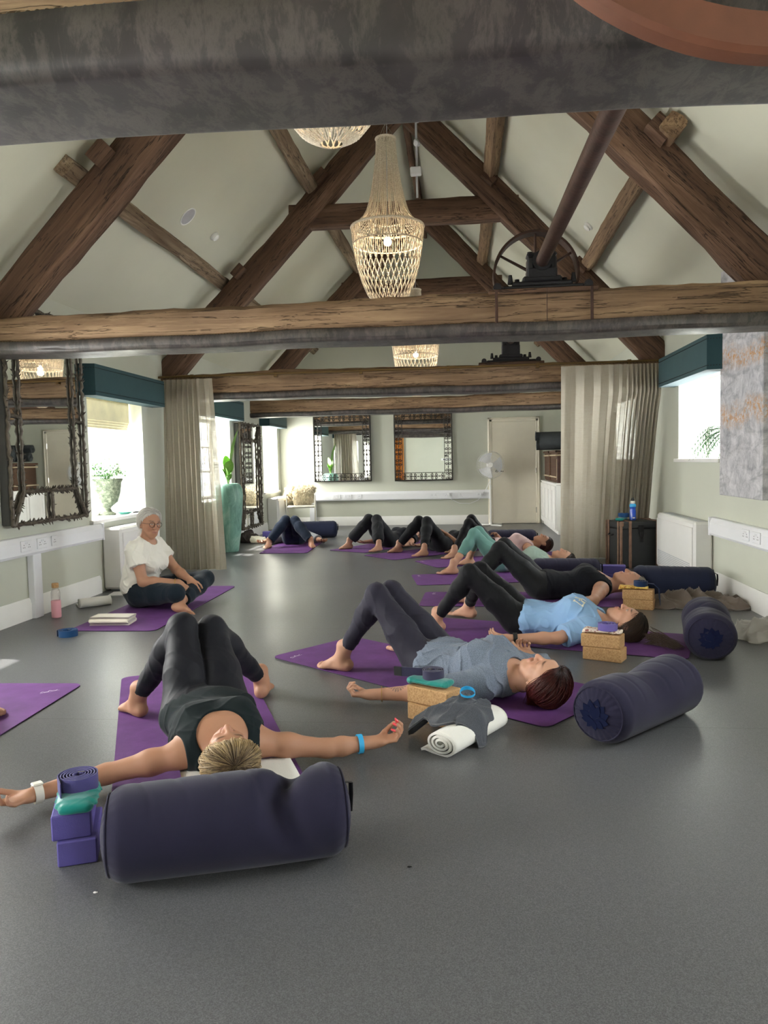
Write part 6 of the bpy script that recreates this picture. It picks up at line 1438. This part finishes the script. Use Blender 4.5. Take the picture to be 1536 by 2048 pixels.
for x, y, z in xs: Q += [(x, y-.02, z), (x, y+.02, z), (x+.003, y+.02, z+.003), (x+.003, y-.02, z+.003)]
put('hanging_end', (Q, [[i*4+j, i*4+(j+1)%4, i*4+4+(j+1)%4, i*4+4+j] for i in range(4) for j in range(4)]+[[0,1,2,3], [16,17,18,19]]), m_str_n, t, world=False)
strap_roll('blue yoga strap coiled on the bare floor in front of the seated instructor', (-2.85, 5.20), 0, .072, .045, m_str_b, 20, 3.5, None, None, .035)
TT = TM @ Vector((.07, .14, .51)); pouch('teal eye pillow on the left end of the travelling trunk', (TT.x, TT.y), TT.z, 60, m_silk, .1, .05, .014, 0, 5)
TT = TM @ Vector((.12, .2, .51)); strap_roll('blue yoga strap rolled on the travelling trunk beside the bottle', (TT.x, TT.y), TT.z+.03, .06, .042, m_str_b, 0, 3, None, None, .03)
pouch('turquoise eye pillow beside the plum bolster beyond the pale pink top', (.88, 9.98), .0, 20, m_silk, .1, .06, .03, 0, 6); strap_roll('violet yoga strap rolled beside the turquoise eye pillow', (.98, 9.95), 0, .06, .05, m_str_l, 0, 3, None, None, .03)
# ------------------------------------------------------------ towels, garments, blankets
m_towel = fabric('white_terry', 'e3e1db', 260, .9, .98, .03, .3); m_towel2 = fabric('ivory_terry', 'dcd5c5', 260, .9, .98, .04, .3); m_cloth = fabric('charcoal_wool', '4b4e55', 300, .6, .95, .12, .2, heather=.4); m_taupe = fabric('taupe_blanket', '71665e', 300, .6, .95, .1, .2); m_pgrey = fabric('pale_grey_garment', 'b6b3b0', 300, .5, .95, .08, .2)
def roll_towel(lab, c, ang, L, a, b, m, turns=3.2, flap=.0, h0=0.):
    t = thing('rolled_towel', lab, 'towel', (c[0], c[1], h0), R(ang), 'rolled white towels'); th = np.linspace(.3, turns*2*PI, int(turns*26)); k = .16+.84*th/th[-1]
    P = np.stack([a*k*np.cos(th-th[-1]-PI/2), b*k*np.sin(th-th[-1]-PI/2)+b], 1)
    if flap: P = np.concatenate([P, [(P[-1][0]+flap*.4, .007), (P[-1][0]+flap*.8, .012), (P[-1][0]+flap, .006)]]); 
    th_ = .010; d = np.gradient(P, axis=0); d /= np.linalg.norm(d, axis=1)[:,None]+1e-9; nn = np.stack([-d[:,1], d[:,0]], 1)*th_/2; n = len(P); nx = 22; V = []; F = []; rg = np.random.default_rng(int(L*1000))
    for i in range(nx+1):
        x = -L/2+L*i/nx; w = 1+.02*math.sin(9*x+1)
        for Q in (P+nn, P-nn): V += [(x+.006*math.sin(7*y+4*x), y*w, max(z*w, .001)) for y, z in Q]
    for i in range(nx):
        for s in (0, 1):
            for j in range(n-1): F.append([i*2*n+s*n+j, i*2*n+s*n+j+1, (i+1)*2*n+s*n+j+1, (i+1)*2*n+s*n+j])
        for j in (0, n-1): F.append([i*2*n+j, i*2*n+n+j, (i+1)*2*n+n+j, (i+1)*2*n+j])
    for i in (0, nx): F += [[i*2*n+j, i*2*n+j+1, i*2*n+n+j+1, i*2*n+n+j] for j in range(n-1)]
    put('terry_roll', (V, F), m, t, world=False, auto=None); return t
roll_towel('white towel rolled up under the charcoal garment beside the red painted fingernails', (.0, 3.25), 58, .42, .075, .05, m_towel, 3.2, .10)
roll_towel('white towel loosely rolled on the floor against the left trunking beside the pink bottle', (-3.22, 6.35), 40, .26, .06, .04, m_towel, 2.4, .16)
def folded(lab, c, ang, w, d, layers, lt, m, z=0., seed=1, grp='folded towels'):
    t = thing('folded_towel', lab, 'towel', (c[0], c[1], z), R(ang), grp); rg = np.random.default_rng(seed); g = G(); P = []; n = 9
    for k in range(layers):
        y0, y1 = (-d/2, d/2) if k % 2 == 0 else (d/2, -d/2); zz = lt*(k+.5); P += [(y, zz+.002*math.sin(8*y+k)) for y in np.linspace(y0, y1, n)]
        if k < layers-1: P += [(y1*(1+.03), zz+lt*.3), (y1*(1+.04), zz+lt*.55), (y1*1.02, zz+lt*.85)]
    P = np.array(P); dd = np.gradient(P, axis=0); dd /= np.linalg.norm(dd, axis=1)[:,None]+1e-9; nn = np.stack([-dd[:,1], dd[:,0]], 1)*lt*.46; m_ = len(P); nx = 16; V = []; F = []
    for i in range(nx+1):
        x = -w/2+w*i/nx
        for Q in (P+nn, P-nn): V += [(x+.004*math.sin(z_*130), y, z_+.004*math.sin(6*x+2)*z_/(lt*layers)) for y, z_ in Q]
    for i in range(nx):
        for s in (0, 1):
            for j in range(m_-1): F.append([i*2*m_+s*m_+j, i*2*m_+s*m_+j+1, (i+1)*2*m_+s*m_+j+1, (i+1)*2*m_+s*m_+j])
        for j in (0, m_-1): F.append([i*2*m_+j, i*2*m_+m_+j, (i+1)*2*m_+m_+j, (i+1)*2*m_+j])
    for i in (0, nx): F += [[i*2*m_+j, i*2*m_+j+1, i*2*m_+m_+j+1, i*2*m_+m_+j] for j in range(m_-1)]
    put('terry_fold', (V, F), m, t, world=False, auto=None); return t
folded('white towel folded under the blonde head behind the foreground bolster', (-.845, 2.73), 24, .42, .26, 3, .013, m_towel, MT)
folded('thick ivory towel folded on the near end of the instructor mat', (-2.70, 5.60), 4, .30, .16, 4, .015, m_towel2, MT)
def crumple(name, lab, cat, prims, M, m, h=.007, amp=.008, sc=1., seed=1., grp=None):
    F = Field([(prims, 0)], 0, lambda p, d: np.maximum(d+wr(p, amp, sc, seed), -p[:,2]+.0005)); V, Fq = surface(F, h); o = put(name, (V, Fq), m, None, world=False); o.matrix_basis = M; return tag(o, lab, cat, grp)
def draped(name, lab, cat, c, ang, a, b, H, m, seed=1, z0=None, freq=1., n=70):
    """a crumpled sheet of cloth lying in folds; z0(x, y) is what it lies over, in its own frame"""
    rg = np.random.default_rng(seed); p = rg.uniform(0, 6.28, 12); u = np.linspace(-1, 1, n); U, V_ = np.meshgrid(u, u, indexing='ij')
    ra = 1+.10*np.sin(3*np.arctan2(V_, U)+p[0])+.07*np.sin(5*np.arctan2(V_, U)+p[1]); q = np.maximum(np.abs(U), np.abs(V_)); k = q/np.maximum(np.hypot(U, V_), 1e-6); k = .55*k+.45
    X = U*k*a*ra+.02*np.sin(7*V_+p[2]); Y = V_*k*b*ra+.02*np.sin(6*U+p[3])
    wx = X*freq+.05*np.sin(9*Y*freq+p[4])+.02*np.sin(27*X+p[5]); wy = Y*freq+.05*np.sin(8*X*freq+p[6])+.02*np.sin(23*Y+p[7])
    f1 = 1-np.abs(np.sin(20*(wx*.75+wy*.66)+p[8])); f2 = 1-np.abs(np.sin(24*(wy*.85-wx*.5)+p[9])); f3 = 1-np.abs(np.sin(44*(wx*.4+wy)+p[10])); ms = .5+.5*np.sin(6*X+5*Y+p[11])
    env = np.clip(1-q**2.4, 0, 1)**.6; Z = H*env*(.35+.55*f1**1.6*ms+.5*f2**1.6*(1-ms)+.18*f3**2)+.012*(1-env)*f1
    Z = Z+(z0(X, Y) if z0 else 0)+.004
    P = np.stack([X, Y, Z], -1).reshape(-1, 3); F = [[i*n+j, (i+1)*n+j, (i+1)*n+j+1, i*n+j+1] for i in range(n-1) for j in range(n-1)]
    B = P.copy(); B[:,2] = np.maximum(B[:,2]-.008, .001); N = n*n; F += [[N+q_ for q_ in f[::-1]] for f in F]
    ed = [(i*n) for i in range(n)]; 
    for lst in ([i*n for i in range(n)], [i*n+n-1 for i in range(n)][::-1], list(range(n))[::-1], [(n-1)*n+i for i in range(n)]): F += [[x, y, N+y, N+x] for x, y in zip(lst[:-1], lst[1:])]
    o = put(name, (np.concatenate([P, B]), F), m, None, world=False, auto=None); o.location = (c[0], c[1], 0); o.rotation_euler = (0, 0, R(ang)); return tag(o, lab, cat)
def over_towel(X, Y):
    t = Y+.075; return np.where(t < 0, .102*np.sqrt(np.clip(1-(t/.085)**2, 0, 1)), .102)*np.clip((.24-t)/.10, .1, 1)
draped('garment', 'charcoal woollen garment bundled over the rolled white towel below the blue rubber band', 'garment', (-.053, 3.307), 58, .17, .15, .075, m_cloth, 4, over_towel, 1.3)
g = G(); P_ = [(.034*math.cos(a), .034*math.sin(a)) for a in np.arange(40)*2*PI/40]; V = []
for k, (x, y) in enumerate(P_):
    hh = .010+.008*max(0, math.cos(k*2*PI/40-1)); V += [(x*.94, y*.94, 0), (x, y, 0), (x, y, hh), (x*.94, y*.94, hh)]
g.add(V, [[k*4+j, k*4+(j+1)%4, ((k+1)%40)*4+(j+1)%4, ((k+1)%40)*4+j] for k in range(40) for j in range(4)], T(.0, 3.375, .165, R(14), R(-8), .6)); tag(put('rubber_band', g, m_band_b), 'bright blue rubber wristband lying on the charcoal garment', 'wristband')
draped('blanket', 'taupe blanket crumpled on the floor in front of the navy bolster', 'blanket', (1.80, 6.30), -4, .42, .18, .15, m_taupe, 7)
draped('garment', 'pale grey garment heaped on the floor at the right edge of the view', 'garment', (1.98, 5.20), 10, .24, .2, .17, m_pgrey, 9)
crumple('bag', 'dark brown soft bag slumped against the left skirting below the narrow twig mirror', 'bag', [Prim((-.1, 0, .06), (.08, .0, .07), .09, .08, k=.05), Prim((-.06, -.05, .12), (.02, .03, .17), .05, .04, k=.04), Prim((.05, -.05, .04), (.14, -.05, .04), .05, .04, k=.04)], T(-3.32, 11.55, 0), simple('brown_leather', '2c211c', .6, var=.3), .008, .02, .9, 1.2)
crumple('shoe_bundle', 'cream and grey crumpled fabric between the brown bag and the violet bricks', 'garment', [Prim((-.08, 0, .05), (.1, .0, .04), .07, .06, k=.05), Prim((.02, -.05, .03), (.14, -.04, .03), .05, .04, k=.04)], T(-3.17, 11.5, 0, 0, 0, R(-10)), m_towel2, .008, .018, 1.0, 2.6)
# ------------------------------------------------------------ bottles, notebook, phone
m_pinkb = simple('pink_silicone', 'e3a3ad', .5, var=.03); m_clear = m_glass
t = thing('water_bottle', 'pink sleeved glass water bottle with cork lid on the floor against the left trunking', 'bottle', (-3.30, 5.86, 0))
g = G(); g.lathe([(.033, 0), (.037, .004), (.038, .01), (.038, .135), (.036, .14)], 28); put('sleeve', g, m_pinkb, t, world=False)
def bottle_glass():
    t = NT('thin_bottle_glass'); tr = t.n('ShaderNodeBsdfTransparent'); tr.inputs[0].default_value = (.95,.93,.92,1); gl = t.n('ShaderNodeBsdfGlossy'); gl.inputs['Roughness'].default_value = .05; fr = t.n('ShaderNodeLayerWeight'); fr.inputs[0].default_value = .25; mx = t.n('ShaderNodeMixShader'); t.l(fr.outputs[1], mx.inputs[0]); t.l(tr.outputs[0], mx.inputs[1]); t.l(gl.outputs[0], mx.inputs[2]); t.l(mx.outputs[0], t.out.inputs[0]); return t.m
g = G(); g.lathe([(.036, .138), (.036, .2), (.03, .225), (.024, .235), (.024, .25)], 28, close=False); put('glass_neck', g, bottle_glass(), t, world=False)
g = G(); g.lathe([(.026, .243), (.027, .25), (.027, .275), (.025, .28)], 24); put('cork_lid', g, m_cork, t, world=False)
TT = TM @ Vector((.19, .12, .508)); t = thing('water_bottle', 'tall blue sports bottle with dark cap standing on the travelling trunk', 'bottle', TT)
m_bl = simple('blue_translucent_plastic', '1549b8', .25, var=.05, coat=.5)
g = G(); g.lathe([(.03, 0), (.034, .005), (.034, .10), (.031, .11), (.031, .13), (.034, .145), (.034, .165), (.026, .18)], 28); put('flask', g, m_bl, t, world=False)
g = G(); g.lathe([(.0345, .145), (.035, .15), (.035, .165), (.0275, .178)], 28, close=False); put('shoulder_band', g, m_band_b, t, world=False)
g = G(); g.lathe([(.024, .18), (.026, .185), (.026, .205), (.02, .21)], 24); put('collar', g, m_band_w, t, world=False)
g = G(); g.lathe([(.018, .21), (.019, .22), (.016, .235), (.008, .245), (.001, .246)], 20); put('cap', g, m_band_k, t, world=False)
g = G(); g.box((-.0125, -.0355, .022), (.0125, -.0335, .032), .0005, T(0,0,0,0,0,.1)); put('white_print', g, m_band_w, t, world=False)
t = thing('notebook', 'open white notebook lying on the floor behind the seated instructor', 'notebook', (-3.2, 6.95, 0), R(10)); g = G(); g.box((-.15, -.1, 0), (.15, .1, .012), .003); put('pages', g, m_white, t, world=False); g = G(); g.box((-.152, -.102, 0), (.152, .102, .003), .001); put('cover', g, m_plasticg, t, world=False)
t = thing('phone', 'dark phone lying on the edge of the white notebook behind the instructor', 'phone', (-3.03, 6.98, .013), R(-20)); g = G(); g.box((-.075, -.037, 0), (.075, .037, .009), .003); put('case', g, m_band_k, t, world=False); g = G(); g.box((-.07, -.033, .0088), (.07, .033, .0094), .0003); put('screen', g, m_dark, t, world=False)
# lettering printed on the sky blue tee, laid onto the cloth
from mathutils.bvhtree import BVHTree
top = [c_ for c_ in P3.root.children if c_.name.startswith('tee_shirt')][0]
bv = BVHTree.FromPolygons([v.co[:] for v in top.data.vertices], [list(p.vertices) for p in top.data.polygons])
STROKES = {'H':(((0,0),(0,1)), ((.62,0),(.62,1)), ((0,.5),(.62,.5))), 'F':(((0,0),(0,1)), ((0,.92),(.6,.92)), ((0,.5),(.45,.5)), ((-.12,.06),(.14,.06))), 'I':(((.2,0),(.2,1)), ((.02,.06),(.38,.06)), ((.02,.94),(.38,.94)))}
g = G(); cx = 0.
for ch in 'HFI':
    for (a, b), (c, d) in STROKES[ch]:
        n = 9; P = []
        for k in np.linspace(0, 1, n):
            lx = (cx+a+(c-a)*k)*.055; ly = (b+(d-b)*k)*.062; p = Vector((.385+ly, -.005-lx, .6)); h = bv.ray_cast(p, Vector((0, 0, -1))); P.append((p.x, p.y, (h[0].z if h[0] else .2)+.001))
        g.tube(P, .0062, 6, flat=.35, up=(0,0,1))
    cx += {'H':.95, 'F':.85, 'I':.6}[ch]
put('printed_letters', g, simple('cream_print', 'e8e2cf', .8), top, world=False)
# ------------------------------------------------------------ crumbs on the floor
for nm, lab, cat, x, y, r, m in (('lint', 'tiny white scrap of lint on the floor in front of the violet bricks', 'lint', -1.057, 2.006, .004, m_white), ('crumb', 'tiny dark crumb on the floor to the right of the foreground bolster', 'crumb', -.18, 2.2, .004, m_dark)):
    g = G(); g.ball((x, y, r*.5), (r*1.3, r, r*.6), 8); g.ball((x+r*1.2, y+r*.5, r*.4), (r*.8, r*.6, r*.4), 6); tag(put(nm, g, m), lab, cat)
